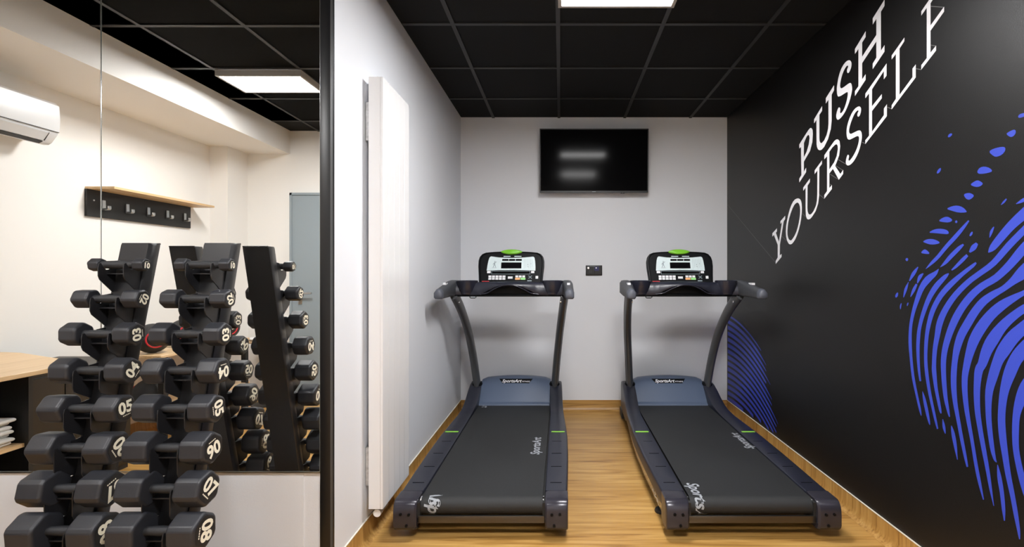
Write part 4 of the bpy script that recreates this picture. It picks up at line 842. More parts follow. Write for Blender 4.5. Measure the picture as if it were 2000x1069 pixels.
('strip',[(1.5429,1.159),(1.5546,1.1516),(1.5717,1.1406),(1.5893,1.1286),(1.6051,1.1165),(1.6205,1.104),(1.6352,1.0916),(1.6496,1.0798),(1.6643,1.0675),(1.6789,1.0531),(1.6929,1.0363),(1.7055,1.0188),(1.7162,1.002),(1.7243,0.9864),(1.7307,0.9709),(1.7369,0.9543),(1.7434,0.9361),(1.7495,0.9173),(1.755,0.8983),(1.7599,0.8787),(1.7645,0.8581),(1.7677,0.8373),(1.7689,0.8173),(1.7686,0.7981),(1.7679,0.7795),(1.7672,0.7609),(1.766,0.7425),(1.7643,0.7242),(1.7618,0.706),(1.7588,0.6882),(1.7557,0.6712),(1.7526,0.6547),(1.7494,0.639),(1.7458,0.6254),(1.7417,0.6145),(1.7373,0.6059),(1.7331,0.5996),(1.7289,0.5962),(1.725,0.5955),(1.7225,0.5954)],[(1.5233,1.1268),(1.5346,1.1194),(1.5507,1.1086),(1.5663,1.0974),(1.5801,1.0866),(1.594,1.0749),(1.6076,1.0628),(1.6202,1.0508),(1.6314,1.0392),(1.6417,1.0274),(1.6519,1.0137),(1.6622,0.9986),(1.6722,0.9838),(1.6815,0.9712),(1.6899,0.9597),(1.6976,0.9468),(1.7043,0.9315),(1.7103,0.9144),(1.7165,0.8963),(1.7234,0.8776),(1.7303,0.8588),(1.7357,0.8405),(1.7391,0.8227),(1.7412,0.8045),(1.7425,0.7862),(1.743,0.7681),(1.7426,0.7502),(1.7418,0.7324),(1.7404,0.7146),(1.7384,0.6969),(1.7363,0.6799),(1.734,0.6634),(1.7317,0.6477),(1.7295,0.6341),(1.7275,0.6227),(1.7257,0.6132),(1.7242,0.606),(1.723,0.6016),(1.722,0.599),(1.7211,0.5972)]),
('strip',[(1.7194,0.5881),(1.7199,0.5772),(1.7203,0.5615),(1.7196,0.5449),(1.7169,0.529),(1.7131,0.5125),(1.7096,0.4955),(1.7068,0.4768),(1.7042,0.4573),(1.7016,0.4401),(1.6986,0.4258),(1.6957,0.4139),(1.6937,0.4058)],[(1.7174,0.5891),(1.7137,0.5804),(1.7085,0.5678),(1.7037,0.5538),(1.7,0.5388),(1.6966,0.5221),(1.6937,0.5044),(1.6914,0.4852),(1.6895,0.4653),(1.6884,0.4474),(1.6884,0.4315),(1.6892,0.4176),(1.6897,0.408)]),
('strip',[(1.5449,1.0976),(1.5566,1.0898),(1.5742,1.0781),(1.5926,1.0644),(1.6094,1.0495),(1.6253,1.0337),(1.6394,1.0184),(1.651,1.0047),(1.6612,0.9907),(1.6708,0.9748),(1.6798,0.9567),(1.6876,0.938),(1.6942,0.9191),(1.6997,0.8995),(1.7043,0.8792),(1.7081,0.8589),(1.7111,0.8392),(1.7133,0.82),(1.7149,0.8011),(1.7164,0.7825),(1.7175,0.7639),(1.7177,0.7448),(1.7167,0.7252),(1.7149,0.7054),(1.7122,0.6854),(1.7087,0.6649),(1.7044,0.6443),(1.7002,0.6239),(1.6962,0.6037),(1.6921,0.5835),(1.6876,0.5635),(1.6823,0.544),(1.6767,0.5249),(1.6714,0.506),(1.6668,0.4866),(1.6624,0.4672),(1.6581,0.4485),(1.6535,0.4301),(1.6489,0.4126),(1.645,0.3979),(1.6419,0.3868),(1.6393,0.3783),(1.6376,0.3726)],[(1.5213,1.0589),(1.5325,1.0511),(1.5483,1.04),(1.5632,1.0285),(1.5767,1.0165),(1.5907,1.003),(1.6035,0.9899),(1.6139,0.9791),(1.6222,0.9699),(1.6296,0.9595),(1.6368,0.9461),(1.6437,0.9304),(1.6508,0.9134),(1.6586,0.8958),(1.6664,0.8777),(1.673,0.8598),(1.6779,0.8421),(1.6817,0.8243),(1.6846,0.8063),(1.6867,0.7887),(1.688,0.7714),(1.6884,0.7538),(1.6879,0.7355),(1.6864,0.7167),(1.6846,0.6973),(1.6824,0.6771),(1.6797,0.6563),(1.6768,0.6356),(1.6739,0.6152),(1.6708,0.595),(1.6673,0.5752),(1.6631,0.5557),(1.6585,0.5364),(1.654,0.517),(1.6498,0.4973),(1.6457,0.4778),(1.6421,0.4589),(1.6388,0.4398),(1.636,0.4212),(1.634,0.4052),(1.6334,0.3922),(1.6337,0.3818),(1.634,0.3749)]),
('strip',[(1.563,0.974),(1.5721,0.9654),(1.5856,0.9524),(1.5993,0.9379),(1.6112,0.9235),(1.6223,0.9084),(1.6321,0.8922),(1.6398,0.8755),(1.6457,0.8585),(1.6506,0.8408),(1.6548,0.8218),(1.6581,0.8017),(1.6606,0.7813),(1.6622,0.7609),(1.6631,0.7405),(1.6633,0.7206),(1.663,0.7011),(1.662,0.6816),(1.66,0.6624),(1.6569,0.6436),(1.6529,0.6255),(1.6485,0.6077),(1.644,0.5901),(1.639,0.5728),(1.6335,0.5558),(1.6274,0.5396),(1.6207,0.524),(1.6136,0.5084),(1.6049,0.4907),(1.5956,0.4729),(1.5892,0.4605)],[(1.5323,0.9417),(1.5408,0.9332),(1.5526,0.9214),(1.5634,0.9096),(1.5724,0.8987),(1.5811,0.8871),(1.5893,0.8754),(1.5973,0.8637),(1.6052,0.8513),(1.6129,0.8371),(1.6206,0.8208),(1.6279,0.8032),(1.6335,0.7851),(1.6365,0.7666),(1.6377,0.7475),(1.6383,0.7283),(1.6389,0.7093),(1.6388,0.6906),(1.6377,0.6725),(1.6351,0.655),(1.6312,0.6377),(1.6269,0.6206),(1.6221,0.6039),(1.6168,0.5874),(1.6114,0.5711),(1.606,0.555),(1.6004,0.5389),(1.5954,0.5217),(1.591,0.5008),(1.5873,0.4791),(1.5847,0.4639)]),
('strip',[(1.5494,0.8901),(1.5581,0.8794),(1.571,0.8631),(1.5834,0.8446),(1.5928,0.8262),(1.6004,0.8075),(1.6067,0.788),(1.6119,0.7675),(1.6159,0.7461),(1.6181,0.7245),(1.618,0.7033),(1.6161,0.6826),(1.6133,0.6619),(1.6097,0.6406),(1.6052,0.6192),(1.6001,0.599),(1.5945,0.58),(1.5884,0.5622),(1.5821,0.5459),(1.5749,0.5303),(1.5675,0.5164),(1.5624,0.5069)],[(1.5239,0.8686),(1.533,0.8589),(1.5455,0.8455),(1.5563,0.832),(1.5647,0.8186),(1.5724,0.8036),(1.579,0.7873),(1.5844,0.7695),(1.5884,0.7506),(1.591,0.7317),(1.592,0.7127),(1.5915,0.6931),(1.5899,0.6731),(1.5872,0.6524),(1.5835,0.6316),(1.5797,0.6113),(1.576,0.5917),(1.5723,0.5729),(1.5689,0.5551),(1.5655,0.5371),(1.5624,0.5202),(1.5603,0.5085)]),
('strip',[(1.7543,1.3289),(1.7477,1.3304),(1.7382,1.3331),(1.7272,1.3388),(1.7153,1.3486),(1.7024,1.361),(1.6896,1.3732),(1.6776,1.3845),(1.6659,1.3956),(1.6534,1.4062),(1.6394,1.4162),(1.6244,1.426),(1.6092,1.436),(1.5946,1.4462),(1.5805,1.4561),(1.5672,1.4659),(1.5528,1.477),(1.5383,1.4884),(1.5281,1.4964)],[(1.7568,1.331),(1.7553,1.3367),(1.7528,1.345),(1.7478,1.3549),(1.7387,1.3667),(1.7267,1.3802),(1.7144,1.3934),(1.7026,1.4057),(1.6904,1.4178),(1.6772,1.4299),(1.6628,1.4419),(1.6481,1.4536),(1.6335,1.4645),(1.6191,1.4753),(1.6043,1.4859),(1.5884,1.4952),(1.5696,1.5027),(1.5508,1.5085),(1.5379,1.5122)]),
('strip',[(1.648,1.4869),(1.6433,1.4872),(1.6367,1.4877),(1.6302,1.4885),(1.6253,1.4895),(1.6208,1.4907),(1.6152,1.4923),(1.6074,1.4944),(1.5985,1.4969),(1.5897,1.4995),(1.5802,1.5027),(1.5705,1.5061),(1.5638,1.5084)],[(1.6489,1.4887),(1.6452,1.491),(1.64,1.4943),(1.6348,1.4973),(1.6307,1.4996),(1.6264,1.5017),(1.6206,1.5038),(1.6127,1.5062),(1.6034,1.5085),(1.5937,1.5102),(1.5828,1.5107),(1.5719,1.5104),(1.5643,1.5102)]),
('strip',[(1.8422,1.454),(1.8496,1.4486),(1.8604,1.4407),(1.8724,1.4317),(1.8852,1.4217),(1.8994,1.4104),(1.9134,1.3992),(1.927,1.3884),(1.9408,1.3774),(1.9545,1.366),(1.9681,1.3537),(1.9813,1.3411),(1.9936,1.33),(2.0046,1.3212),(2.0151,1.3135),(2.0256,1.3052),(2.0372,1.2945),(2.0487,1.2833),(2.0567,1.2754)],[(1.8373,1.4503),(1.8427,1.4434),(1.8508,1.4334),(1.8605,1.4226),(1.8718,1.4113),(1.8849,1.3992),(1.8984,1.3873),(1.9121,1.3764),(1.9261,1.3659),(1.9397,1.3552),(1.953,1.3434),(1.9663,1.3312),(1.9793,1.3199),(1.9913,1.3108),(2.0024,1.3032),(2.014,1.2959),(2.0286,1.2878),(2.0441,1.2797),(2.0551,1.2741)]),
('strip',[(1.8663,1.3673),(1.8723,1.3652),(1.8814,1.3619),(1.8923,1.3564),(1.9055,1.3475),(1.9204,1.3366),(1.9338,1.326),(1.9441,1.3167),(1.9524,1.3082),(1.9597,1.3007),(1.9669,1.2932),(1.9736,1.2862),(1.9784,1.2813)],[(1.8614,1.3621),(1.8655,1.3581),(1.8715,1.3521),(1.8797,1.3449),(1.8914,1.3355),(1.9056,1.3244),(1.9188,1.3143),(1.9293,1.306),(1.9388,1.2985),(1.9486,1.2919),(1.9594,1.2866),(1.9698,1.2826),(1.977,1.28)]),
('strip',[(1.8505,1.3275),(1.8558,1.3241),(1.8635,1.319),(1.8724,1.3126),(1.8826,1.3041),(1.8939,1.2943),(1.9037,1.2858),(1.9115,1.2791),(1.9179,1.2736),(1.9224,1.2697)],[(1.8416,1.3198),(1.8459,1.3156),(1.8524,1.3095),(1.8605,1.3026),(1.871,1.2945),(1.8833,1.2855),(1.8947,1.2778),(1.9046,1.2724),(1.9132,1.2687),(1.9191,1.2663)]),
('strip',[(1.8076,1.3687),(1.813,1.3663),(1.8207,1.3627),(1.8275,1.3579),(1.8323,1.3507),(1.8362,1.3423),(1.8388,1.3363)],[(1.7983,1.3617),(1.8005,1.3568),(1.8039,1.3499),(1.8088,1.3437),(1.8167,1.3389),(1.8263,1.3348),(1.8331,1.332)]),
('strip',[(1.8252,1.4099),(1.8274,1.4085),(1.8303,1.4064),(1.8328,1.4042),(1.8345,1.4014),(1.8358,1.3981),(1.8368,1.3958)],[(1.822,1.4082),(1.8223,1.4058),(1.8229,1.4025),(1.8243,1.3993),(1.827,1.3967),(1.8303,1.3946),(1.8327,1.3932)]),
('strip',[(1.7345,1.4198),(1.7384,1.4162),(1.7438,1.4109),(1.7483,1.4045),(1.7503,1.3966),(1.7509,1.3883),(1.7512,1.3824)],[(1.7315,1.4181),(1.733,1.4133),(1.7352,1.4065),(1.7379,1.4),(1.7417,1.3935),(1.7463,1.3867),(1.7496,1.3819)]),
('strip',[(1.6855,1.5113),(1.6885,1.5094),(1.6927,1.5066),(1.6967,1.5035),(1.7,1.4999),(1.7032,1.4959),(1.7054,1.4931)],[(1.6823,1.5084),(1.6844,1.5056),(1.6876,1.5018),(1.6912,1.4982),(1.6956,1.4955),(1.7004,1.4932),(1.7038,1.4916)]),
('strip',[(2.1026,1.2839),(2.1117,1.278),(2.1247,1.2693),(2.1364,1.2592),(2.1447,1.2468),(2.1512,1.2335),(2.1555,1.2241)],[(2.0986,1.2818),(2.1033,1.2737),(2.11,1.2621),(2.1179,1.251),(2.1285,1.2403),(2.1407,1.2295),(2.1495,1.2218)]),
('strip',[(2.1597,1.2177),(2.1666,1.2099),(2.1763,1.1985),(2.1842,1.1862),(2.1883,1.1728),(2.1904,1.1589),(2.1917,1.1492)],[(2.1573,1.2171),(2.1596,1.2081),(2.1631,1.1954),(2.1676,1.183),(2.1744,1.1705),(2.1824,1.1578),(2.1883,1.1488)]),
('strip',[(2.0716,1.2564),(2.0788,1.2545),(2.0893,1.251),(2.0991,1.2443),(2.104,1.2337),(2.106,1.2222),(2.107,1.2141)],[(2.0685,1.2537),(2.0721,1.2489),(2.0768,1.2424),(2.0812,1.2364),(2.0878,1.229),(2.0963,1.2198),(2.1024,1.213)]),
('strip',[(2.114,1.2117),(2.1198,1.2053),(2.1281,1.1959),(2.1354,1.1858),(2.1405,1.1744),(2.1445,1.1624),(2.1472,1.154)],[(2.1037,1.2082),(2.1073,1.201),(2.1125,1.1908),(2.1188,1.1806),(2.1273,1.1706),(2.1371,1.1604),(2.1441,1.1531)]),
('strip',[(2.2313,1.1692),(2.2345,1.1663),(2.2388,1.1621),(2.242,1.1581),(2.2434,1.1543),(2.2439,1.1503),(2.2441,1.1475)],[(2.2244,1.1678),(2.2246,1.1642),(2.2251,1.1592),(2.2267,1.1545),(2.2301,1.1507),(2.2344,1.1477),(2.2375,1.1456)]),
('strip',[(2.2055,1.1221),(2.2078,1.1189),(2.211,1.1143),(2.2132,1.1091),(2.2132,1.1036),(2.212,1.0982),(2.211,1.0945)],[(2.2012,1.1213),(2.2021,1.118),(2.2032,1.1133),(2.2043,1.1087),(2.2057,1.1038),(2.2072,1.0985),(2.2083,1.0946)]),
('strip',[(2.1626,1.1279),(2.1644,1.1258),(2.1668,1.1229),(2.1687,1.1199),(2.1692,1.117),(2.169,1.1143),(2.1688,1.1125)],[(2.1578,1.1268),(2.1584,1.1245),(2.1593,1.1213),(2.1604,1.1185),(2.1621,1.1161),(2.1641,1.1137),(2.1655,1.1121)]),
('poly',[(1.6412,1.7774),(1.6387,1.7812),(1.6344,1.7831),(1.6282,1.7832),(1.6209,1.7822),(1.6124,1.7801),(1.6077,1.7772),(1.6065,1.7734),(1.6094,1.7712),(1.6167,1.7706),(1.624,1.7703),(1.6313,1.7703),(1.6369,1.7716),(1.6406,1.7742)],None),
('poly',[(1.6834,1.733),(1.6781,1.7353),(1.671,1.737),(1.662,1.7381),(1.6557,1.7377),(1.6519,1.7356),(1.6498,1.7319),(1.6496,1.7265),(1.6519,1.7218),(1.6567,1.7178),(1.6619,1.716),(1.6675,1.7164),(1.6742,1.7204),(1.6821,1.728)],None),
('poly',[(1.7498,1.69),(1.7397,1.6929),(1.7264,1.6939),(1.71,1.6931),(1.6984,1.6911),(1.6915,1.6879),(1.6882,1.6834),(1.6885,1.6775),(1.6917,1.6721),(1.6978,1.6672),(1.7058,1.6639),(1.7158,1.6625),(1.724,1.663),(1.7304,1.6654),(1.7389,1.6721),(1.7495,1.683)],None),
('poly',[(1.8002,1.6312),(1.7948,1.6369),(1.787,1.6398),(1.7767,1.6398),(1.7658,1.6371),(1.7544,1.6316),(1.7459,1.6255),(1.7403,1.6187),(1.7424,1.6147),(1.7522,1.6135),(1.7644,1.6135),(1.7789,1.6147),(1.7895,1.6165),(1.796,1.6188),(1.8002,1.6221),(1.802,1.6263)],None),
('poly',[(1.8301,1.587),(1.8208,1.5912),(1.8124,1.594),(1.8049,1.5954),(1.7971,1.5938),(1.7891,1.5892),(1.783,1.5846),(1.7789,1.5798),(1.7807,1.5757),(1.7883,1.5723),(1.7966,1.571),(1.8056,1.5719),(1.8163,1.5754),(1.8285,1.5817)],None),
('poly',[(1.8581,1.5549),(1.8466,1.5559),(1.8371,1.5549),(1.8293,1.5518),(1.8228,1.5479),(1.8176,1.5433),(1.8184,1.5386),(1.8251,1.534),(1.8316,1.5312),(1.8379,1.53),(1.8444,1.5315),(1.8514,1.5357),(1.8571,1.5419),(1.8616,1.5502)],None),
('poly',[(1.9406,1.512),(1.9264,1.5152),(1.9126,1.5167),(1.8992,1.5165),(1.8859,1.5137),(1.8729,1.5085),(1.8617,1.5014),(1.8525,1.4923),(1.849,1.487),(1.8512,1.4851),(1.8606,1.485),(1.8774,1.4866),(1.8942,1.4902),(1.9109,1.4961),(1.9264,1.5018),(1.9406,1.5075)],None),
('poly',[(1.9826,1.4692),(1.9707,1.4749),(1.9594,1.4782),(1.9488,1.4792),(1.9392,1.4777),(1.9306,1.4737),(1.9233,1.4691),(1.9175,1.4638),(1.9192,1.4597),(1.9285,1.4566),(1.9401,1.456),(1.9541,1.4581),(1.968,1.4609),(1.9817,1.4645)],None),
('poly',[(2.035,1.4265),(2.0198,1.4318),(2.0048,1.4347),(1.9901,1.4353),(1.9743,1.434),(1.9575,1.4308),(1.9455,1.4266),(1.9382,1.4213),(1.9349,1.4163),(1.9356,1.4114),(1.9439,1.4101),(1.9601,1.4122),(1.9773,1.4147),(1.9956,1.4176),(2.0142,1.4202),(2.0331,1.4226)],None),
('poly',[(2.0687,1.3912),(2.0565,1.3953),(2.0437,1.3973),(2.0302,1.3972),(2.0166,1.3953),(2.0028,1.3915),(1.9912,1.3868),(1.9817,1.3811),(1.982,1.3771),(1.9923,1.3747),(2.0048,1.3734),(2.0198,1.3735),(2.0341,1.3753),(2.0475,1.379),(2.0594,1.3829),(2.0697,1.387)],None),
('poly',[(2.0822,1.3456),(2.0715,1.3533),(2.0618,1.3558),(2.0532,1.353),(2.0446,1.3477),(2.0362,1.3399),(2.0385,1.3361),(2.0516,1.3364),(2.0655,1.3378),(2.0802,1.3404)],None),
('poly',[(1.9024,1.4574),(1.8994,1.4594),(1.8962,1.459),(1.8929,1.456),(1.892,1.4531),(1.8937,1.4503),(1.8964,1.4491),(1.9,1.4495),(1.9024,1.4513),(1.9034,1.4547)],None),
('poly',[(1.9387,1.7941),(1.9359,1.7991),(1.9307,1.8014),(1.9232,1.8012),(1.9189,1.7992),(1.9179,1.7954),(1.921,1.792),(1.9281,1.7892),(1.9338,1.7887),(1.938,1.7907)],None),
('poly',[(1.9961,1.6619),(1.995,1.6667),(1.9915,1.6713),(1.9857,1.6757),(1.9802,1.6776),(1.9752,1.6771),(1.9734,1.6742),(1.9748,1.6689),(1.9782,1.6644),(1.9837,1.6605),(1.989,1.6588),(1.9941,1.6592)],None),
('poly',[(2.1765,1.3197),(2.1708,1.3226),(2.1656,1.3226),(2.1609,1.3197),(2.1598,1.3161),(2.1624,1.312),(2.1658,1.3098),(2.1702,1.3096),(2.1741,1.3117),(2.1776,1.316)],None),
]
SMALL=[
([(4.4924,0.883),(4.4246,0.876),(4.3589,0.8672),(4.2951,0.8569),(4.2331,0.8449),(4.1729,0.8315),(4.1144,0.8166),(4.0575,0.8004),(4.0022,0.7828),(3.9484,0.764),(3.8959,0.7439),(3.8449,0.7224),(3.7952,0.6981),(3.7467,0.6729)],[(4.4924,0.8623),(4.4246,0.8559),(4.3589,0.8477),(4.2951,0.8379),(4.2331,0.8265),(4.1729,0.8136),(4.1144,0.7992),(4.0575,0.7835),(4.0022,0.7664),(3.9484,0.748),(3.8959,0.7284),(3.8449,0.7079),(3.7952,0.6879),(3.7467,0.6666)]),
([(4.4924,0.8358),(4.4246,0.8294),(4.3589,0.8213),(4.2951,0.8115),(4.2331,0.8001),(4.1729,0.7872),(4.1144,0.7729),(4.0575,0.7572),(4.0022,0.7401),(3.9484,0.7218),(3.8959,0.7022),(3.8449,0.6814),(3.7952,0.6588),(3.7467,0.6328),(3.6995,0.606),(3.6534,0.5791)],[(4.4924,0.8013),(4.4246,0.7959),(4.3589,0.7887),(4.2951,0.7799),(4.2331,0.7694),(4.1729,0.7574),(4.1144,0.7439),(4.0575,0.729),(4.0022,0.7127),(3.9484,0.6952),(3.8959,0.6763),(3.8449,0.6563),(3.7952,0.6359),(3.7467,0.6166),(3.6995,0.596),(3.6534,0.5735)]),
([(4.4924,0.7818),(4.4246,0.7762),(4.3589,0.7688),(4.2951,0.7598),(4.2331,0.7492),(4.1729,0.737),(4.1144,0.7234),(4.0575,0.7084),(4.0022,0.692),(3.9484,0.6743),(3.8959,0.6553),(3.8449,0.6352),(3.7952,0.6139),(3.7467,0.5904),(3.6995,0.5638),(3.6534,0.5364)],[(4.4924,0.7473),(4.4246,0.7427),(4.3589,0.7363),(4.2951,0.7282),(4.2331,0.7185),(4.1729,0.7072),(4.1144,0.6944),(4.0575,0.6802),(4.0022,0.6646),(3.9484,0.6476),(3.8959,0.6295),(3.8449,0.61),(3.7952,0.5895),(3.7467,0.5688),(3.6995,0.5492),(3.6534,0.5283)]),
([(4.4924,0.7277),(4.4246,0.7229),(4.3589,0.7164),(4.2951,0.7081),(4.2331,0.6983),(4.1729,0.6868),(4.1144,0.6739),(4.0575,0.6595),(4.0022,0.6438),(3.9484,0.6267),(3.8959,0.6084),(3.8449,0.5889),(3.7952,0.5682),(3.7467,0.5464),(3.6995,0.5215),(3.6534,0.4946),(3.6085,0.4665),(3.5821,0.4512)],[(4.4924,0.6932),(4.4246,0.6894),(4.3589,0.6838),(4.2951,0.6765),(4.2331,0.6675),(4.1729,0.657),(4.1144,0.6449),(4.0575,0.6313),(4.0022,0.6164),(3.9484,0.6001),(3.8959,0.5826),(3.8449,0.5638),(3.7952,0.5438),(3.7467,0.5227),(3.6995,0.5024),(3.6534,0.4822),(3.6085,0.4609),(3.5821,0.4458)]),
([(4.4924,0.6736),(4.4246,0.6697),(4.3589,0.6639),(4.2951,0.6565),(4.2331,0.6473),(4.1729,0.6366),(4.1144,0.6244),(4.0575,0.6107),(4.0022,0.5956),(3.9484,0.5792),(3.8959,0.5615),(3.8449,0.5426),(3.7952,0.5225),(3.7467,0.5013),(3.6995,0.479),(3.6534,0.4522)],[(4.4924,0.6392),(4.4246,0.6362),(4.3589,0.6314),(4.2951,0.6248),(4.2331,0.6166),(4.1729,0.6067),(4.1144,0.5954),(4.0575,0.5825),(4.0022,0.5682),(3.9484,0.5526),(3.8959,0.5357),(3.8449,0.5175),(3.7952,0.4981),(3.7467,0.4776),(3.6995,0.4559),(3.6534,0.4366)]),
([(4.4924,0.6196),(4.4246,0.6164),(4.3589,0.6115),(4.2951,0.6048),(4.2331,0.5964),(4.1729,0.5864),(4.1144,0.5749),(4.0575,0.5619),(4.0022,0.5475),(3.9484,0.5317),(3.8959,0.5147),(3.8449,0.4964),(3.7952,0.4769),(3.7467,0.4562),(3.6995,0.4344),(3.6534,0.4097),(3.6085,0.3824),(3.5821,0.3661),(3.556,0.3499)],[(4.4924,0.5851),(4.4246,0.583),(4.3589,0.5789),(4.2951,0.5731),(4.2331,0.5657),(4.1729,0.5565),(4.1144,0.5459),(4.0575,0.5337),(4.0022,0.5201),(3.9484,0.5051),(3.8959,0.4888),(3.8449,0.4712),(3.7952,0.4525),(3.7467,0.4325),(3.6995,0.4114),(3.6534,0.3912),(3.6085,0.3714),(3.5821,0.3585),(3.556,0.3447)]),
([(4.4924,0.5655),(4.4246,0.5632),(4.3589,0.559),(4.2951,0.5531),(4.2331,0.5454),(4.1729,0.5362),(4.1144,0.5254),(4.0575,0.5131),(4.0022,0.4993),(3.9484,0.4842),(3.8959,0.4678),(3.8449,0.4501),(3.7952,0.4312),(3.7467,0.4111),(3.6995,0.3899),(3.6534,0.3671),(3.6085,0.3414),(3.5821,0.3257),(3.556,0.3096)],[(4.4924,0.5311),(4.4246,0.5297),(4.3589,0.5265),(4.2951,0.5215),(4.2331,0.5147),(4.1729,0.5063),(4.1144,0.4963),(4.0575,0.4849),(4.0022,0.4719),(3.9484,0.4576),(3.8959,0.4419),(3.8449,0.425),(3.7952,0.4068),(3.7467,0.3874),(3.6995,0.3669),(3.6534,0.3458),(3.6085,0.3255),(3.5821,0.3127),(3.556,0.2995)]),
([(4.4924,0.5115),(4.4246,0.51),(4.3589,0.5066),(4.2951,0.5014),(4.2331,0.4945),(4.1729,0.486),(4.1144,0.4759),(4.0575,0.4642),(4.0022,0.4512),(3.9484,0.4367),(3.8959,0.4209),(3.8449,0.4038),(3.7952,0.3855),(3.7467,0.366),(3.6995,0.3454),(3.6534,0.3237),(3.6085,0.3007),(3.5821,0.2851),(3.556,0.2692),(3.5303,0.2531),(3.505,0.2366),(3.4801,0.2193),(3.4555,0.2034)],[(4.4924,0.477),(4.4246,0.4765),(4.3589,0.474),(4.2951,0.4698),(4.2331,0.4638),(4.1729,0.4561),(4.1144,0.4468),(4.0575,0.436),(4.0022,0.4238),(3.9484,0.4101),(3.8959,0.395),(3.8449,0.3787),(3.7952,0.3611),(3.7467,0.3423),(3.6995,0.3224),(3.6534,0.3013),(3.6085,0.2793),(3.5821,0.267),(3.556,0.2543),(3.5303,0.241),(3.505,0.2274),(3.4801,0.214),(3.4555,0.1985)]),
([(4.4924,0.4574),(4.4246,0.4567),(4.3589,0.4541),(4.2951,0.4497),(4.2331,0.4436),(4.1729,0.4358),(4.1144,0.4263),(4.0575,0.4154),(4.0022,0.403),(3.9484,0.3892),(3.8959,0.374),(3.8449,0.3576),(3.7952,0.3399),(3.7467,0.321),(3.6995,0.3009),(3.6534,0.2797),(3.6085,0.2575),(3.5821,0.2436),(3.556,0.2289),(3.5303,0.2124),(3.505,0.1956),(3.4801,0.1785)],[(4.4924,0.4229),(4.4246,0.4232),(4.3589,0.4216),(4.2951,0.4181),(4.2331,0.4128),(4.1729,0.4059),(4.1144,0.3973),(4.0575,0.3872),(4.0022,0.3756),(3.9484,0.3626),(3.8959,0.3482),(3.8449,0.3324),(3.7952,0.3155),(3.7467,0.2973),(3.6995,0.2779),(3.6534,0.2574),(3.6085,0.2358),(3.5821,0.2223),(3.556,0.209),(3.5303,0.1968),(3.505,0.1841),(3.4801,0.1711)]),
([(4.4924,0.4034),(4.4246,0.4035),(4.3589,0.4017),(4.2951,0.398),(4.2331,0.3926),(4.1729,0.3855),(4.1144,0.3768),(4.0575,0.3666),(4.0022,0.3548),(3.9484,0.3417),(3.8959,0.3271),(3.8449,0.3113),(3.7952,0.2942),(3.7467,0.2759),(3.6995,0.2564),(3.6534,0.2358),(3.6085,0.2141),(3.5821,0.2005),(3.556,0.1866),(3.5303,0.171),(3.505,0.1545),(3.4801,0.1374)],[(4.4924,0.3689),(4.4246,0.37),(4.3589,0.3691),(4.2951,0.3664),(4.2331,0.3619),(4.1729,0.3557),(4.1144,0.3478),(4.0575,0.3384),(4.0022,0.3274),(3.9484,0.3151),(3.8959,0.3013),(3.8449,0.2862),(3.7952,0.2698),(3.7467,0.2522),(3.6995,0.2334),(3.6534,0.2134),(3.6085,0.1924),(3.5821,0.1792),(3.556,0.1657),(3.5303,0.1532),(3.505,0.1408),(3.4801,0.1284)]),
([(4.4924,0.3493),(4.4246,0.3502),(4.3589,0.3492),(4.2951,0.3463),(4.2331,0.3417),(4.1729,0.3353),(4.1144,0.3273),(4.0575,0.3178),(4.0022,0.3067),(3.9484,0.2942),(3.8959,0.2803),(3.8449,0.265),(3.7952,0.2485),(3.7467,0.2308),(3.6995,0.2119),(3.6534,0.1918),(3.6085,0.1706),(3.5821,0.1574),(3.556,0.1438),(3.5303,0.1294)],[(4.4924,0.3148),(4.4246,0.3167),(4.3589,0.3167),(4.2951,0.3147),(4.2331,0.311),(4.1729,0.3055),(4.1144,0.2983),(4.0575,0.2896),(4.0022,0.2793),(3.9484,0.2676),(3.8959,0.2544),(3.8449,0.2399),(3.7952,0.2241),(3.7467,0.2071),(3.6995,0.1888),(3.6534,0.1694),(3.6085,0.1489),(3.5821,0.1361),(3.556,0.1229),(3.5303,0.1098)]),
([(4.4924,0.2952),(4.4246,0.297),(4.3589,0.2968),(4.2951,0.2947),(4.2331,0.2908),(4.1729,0.2851),(4.1144,0.2778),(4.0575,0.2689),(4.0022,0.2585),(3.9484,0.2467),(3.8959,0.2334),(3.8449,0.2188),(3.7952,0.2029),(3.7467,0.1857),(3.6995,0.1673),(3.6534,0.1478),(3.6085,0.1272)],[(4.4924,0.2608),(4.4246,0.2635),(4.3589,0.2642),(4.2951,0.263),(4.2331,0.26),(4.1729,0.2552),(4.1144,0.2488),(4.0575,0.2407),(4.0022,0.2311),(3.9484,0.22),(3.8959,0.2075),(3.8449,0.1936),(3.7952,0.1785),(3.7467,0.162),(3.6995,0.1443),(3.6534,0.1255),(3.6085,0.1055)]),
([(4.4924,0.2412),(4.4246,0.2438),(4.3589,0.2443),(4.2951,0.243),(4.2331,0.2398),(4.1729,0.2349),(4.1144,0.2283),(4.0575,0.2201),(4.0022,0.2104),(3.9484,0.1991),(3.8959,0.1865),(3.8449,0.1725),(3.7952,0.1572),(3.7467,0.1406)],[(4.4924,0.2067),(4.4246,0.2103),(4.3589,0.2118),(4.2951,0.2114),(4.2331,0.2091),(4.1729,0.205),(4.1144,0.1993),(4.0575,0.1919),(4.0022,0.183),(3.9484,0.1725),(3.8959,0.1606),(3.8449,0.1474),(3.7952,0.1328),(3.7467,0.1169)]),
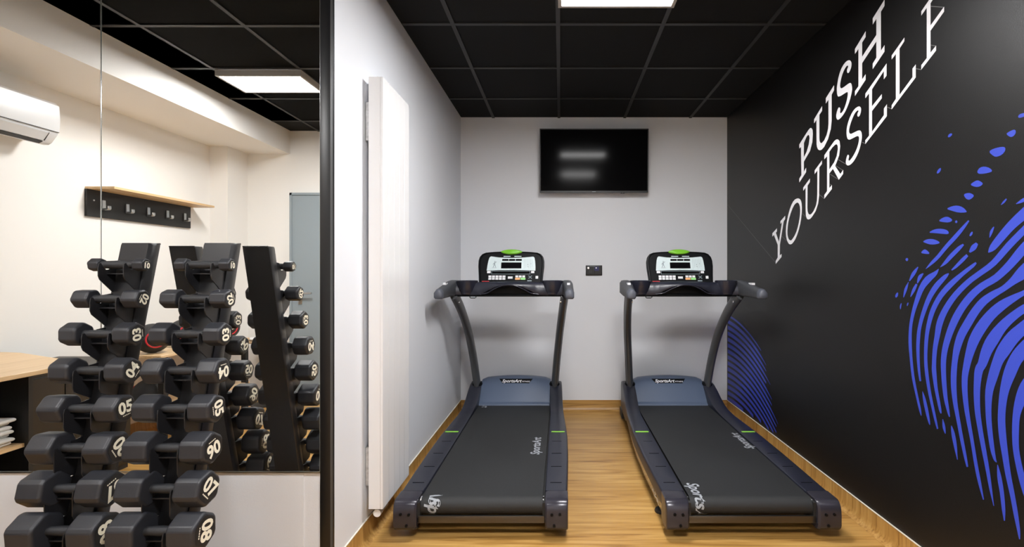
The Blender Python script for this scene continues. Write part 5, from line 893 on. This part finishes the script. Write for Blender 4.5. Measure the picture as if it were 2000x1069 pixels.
([(4.4924,0.1871),(4.4246,0.1905),(4.3589,0.1919),(4.2951,0.1913),(4.2331,0.1889),(4.1729,0.1847),(4.1144,0.1788),(4.0575,0.1713),(4.0022,0.1622),(3.9484,0.1516),(3.8959,0.1396)],[(4.4924,0.1526),(4.4246,0.157),(4.3589,0.1593),(4.2951,0.1597),(4.2331,0.1581),(4.1729,0.1548),(4.1144,0.1498),(4.0575,0.1431),(4.0022,0.1348),(3.9484,0.125),(3.8959,0.1138)]),
([(4.4924,0.1331),(4.4246,0.1373),(4.3589,0.1394),(4.2951,0.1396),(4.2331,0.1379),(4.1729,0.1345),(4.1144,0.1293)],[(4.4924,0.0986),(4.4246,0.1038),(4.3589,0.1069),(4.2951,0.108),(4.2331,0.1072),(4.1729,0.1046),(4.1144,0.1003)]),
]
def on_wall(p, lift): return (XR - lift, p[0], p[1])
def flat_poly(name, loops, mt, lift):
    loops = [[Vector((p[0], p[1], 0)) for p in l] for l in loops]
    tris = tessellate_polygon(loops)
    pts = [p for l in loops for p in l]
    mb = MB(); vs = [on_wall(p, lift) for p in pts]
    fs = []
    for a, b, c in tris:
        A, B, C = (Vector(vs[i]) for i in (a, b, c))
        fs.append((a, b, c) if (B-A).cross(C-A).x < 0 else (a, c, b))
    mb.add(vs, fs)
    return mb.build(name, mt, wr, recalc=False)
for ch, outer, hole in LETTERS:
    o = flat_poly('letter', [outer] + ([hole] if hole else []), 'print_white', .0010)
    o['label'] = 'white slab-serif letter ' + ch
for a, b in HAIR:
    A, B = Vector(a), Vector(b); d = (B-A).normalized(); n = Vector((-d.y, d.x)) * .0013
    flat_poly('thin_line', [[A+n, B+n, B-n, A-n]], 'hair', .0006)
def strip(l, r, lift, name):
    mb = MB(); n = len(l)
    vs = [on_wall(p, lift) for p in l] + [on_wall(p, lift) for p in r]
    fs = []
    for i in range(n-1):
        f = (i, i+1, n+i+1, n+i)
        A, B, C = (Vector(vs[k]) for k in f[:3])
        fs.append(f if (B-A).cross(C-A).x < 0 else f[::-1])
    mb.add(vs, fs); return mb.build(name, 'print_blue', wr, recalc=False)
for kind, l, r in BIG:
    if kind == 'strip': strip(l, r, .0008, 'fingerprint_ridge')
    else: flat_poly('fingerprint_mark', [l], 'print_blue', .0008)
for l, r in SMALL: strip(l, r, .0008, 'fingerprint_ridge')
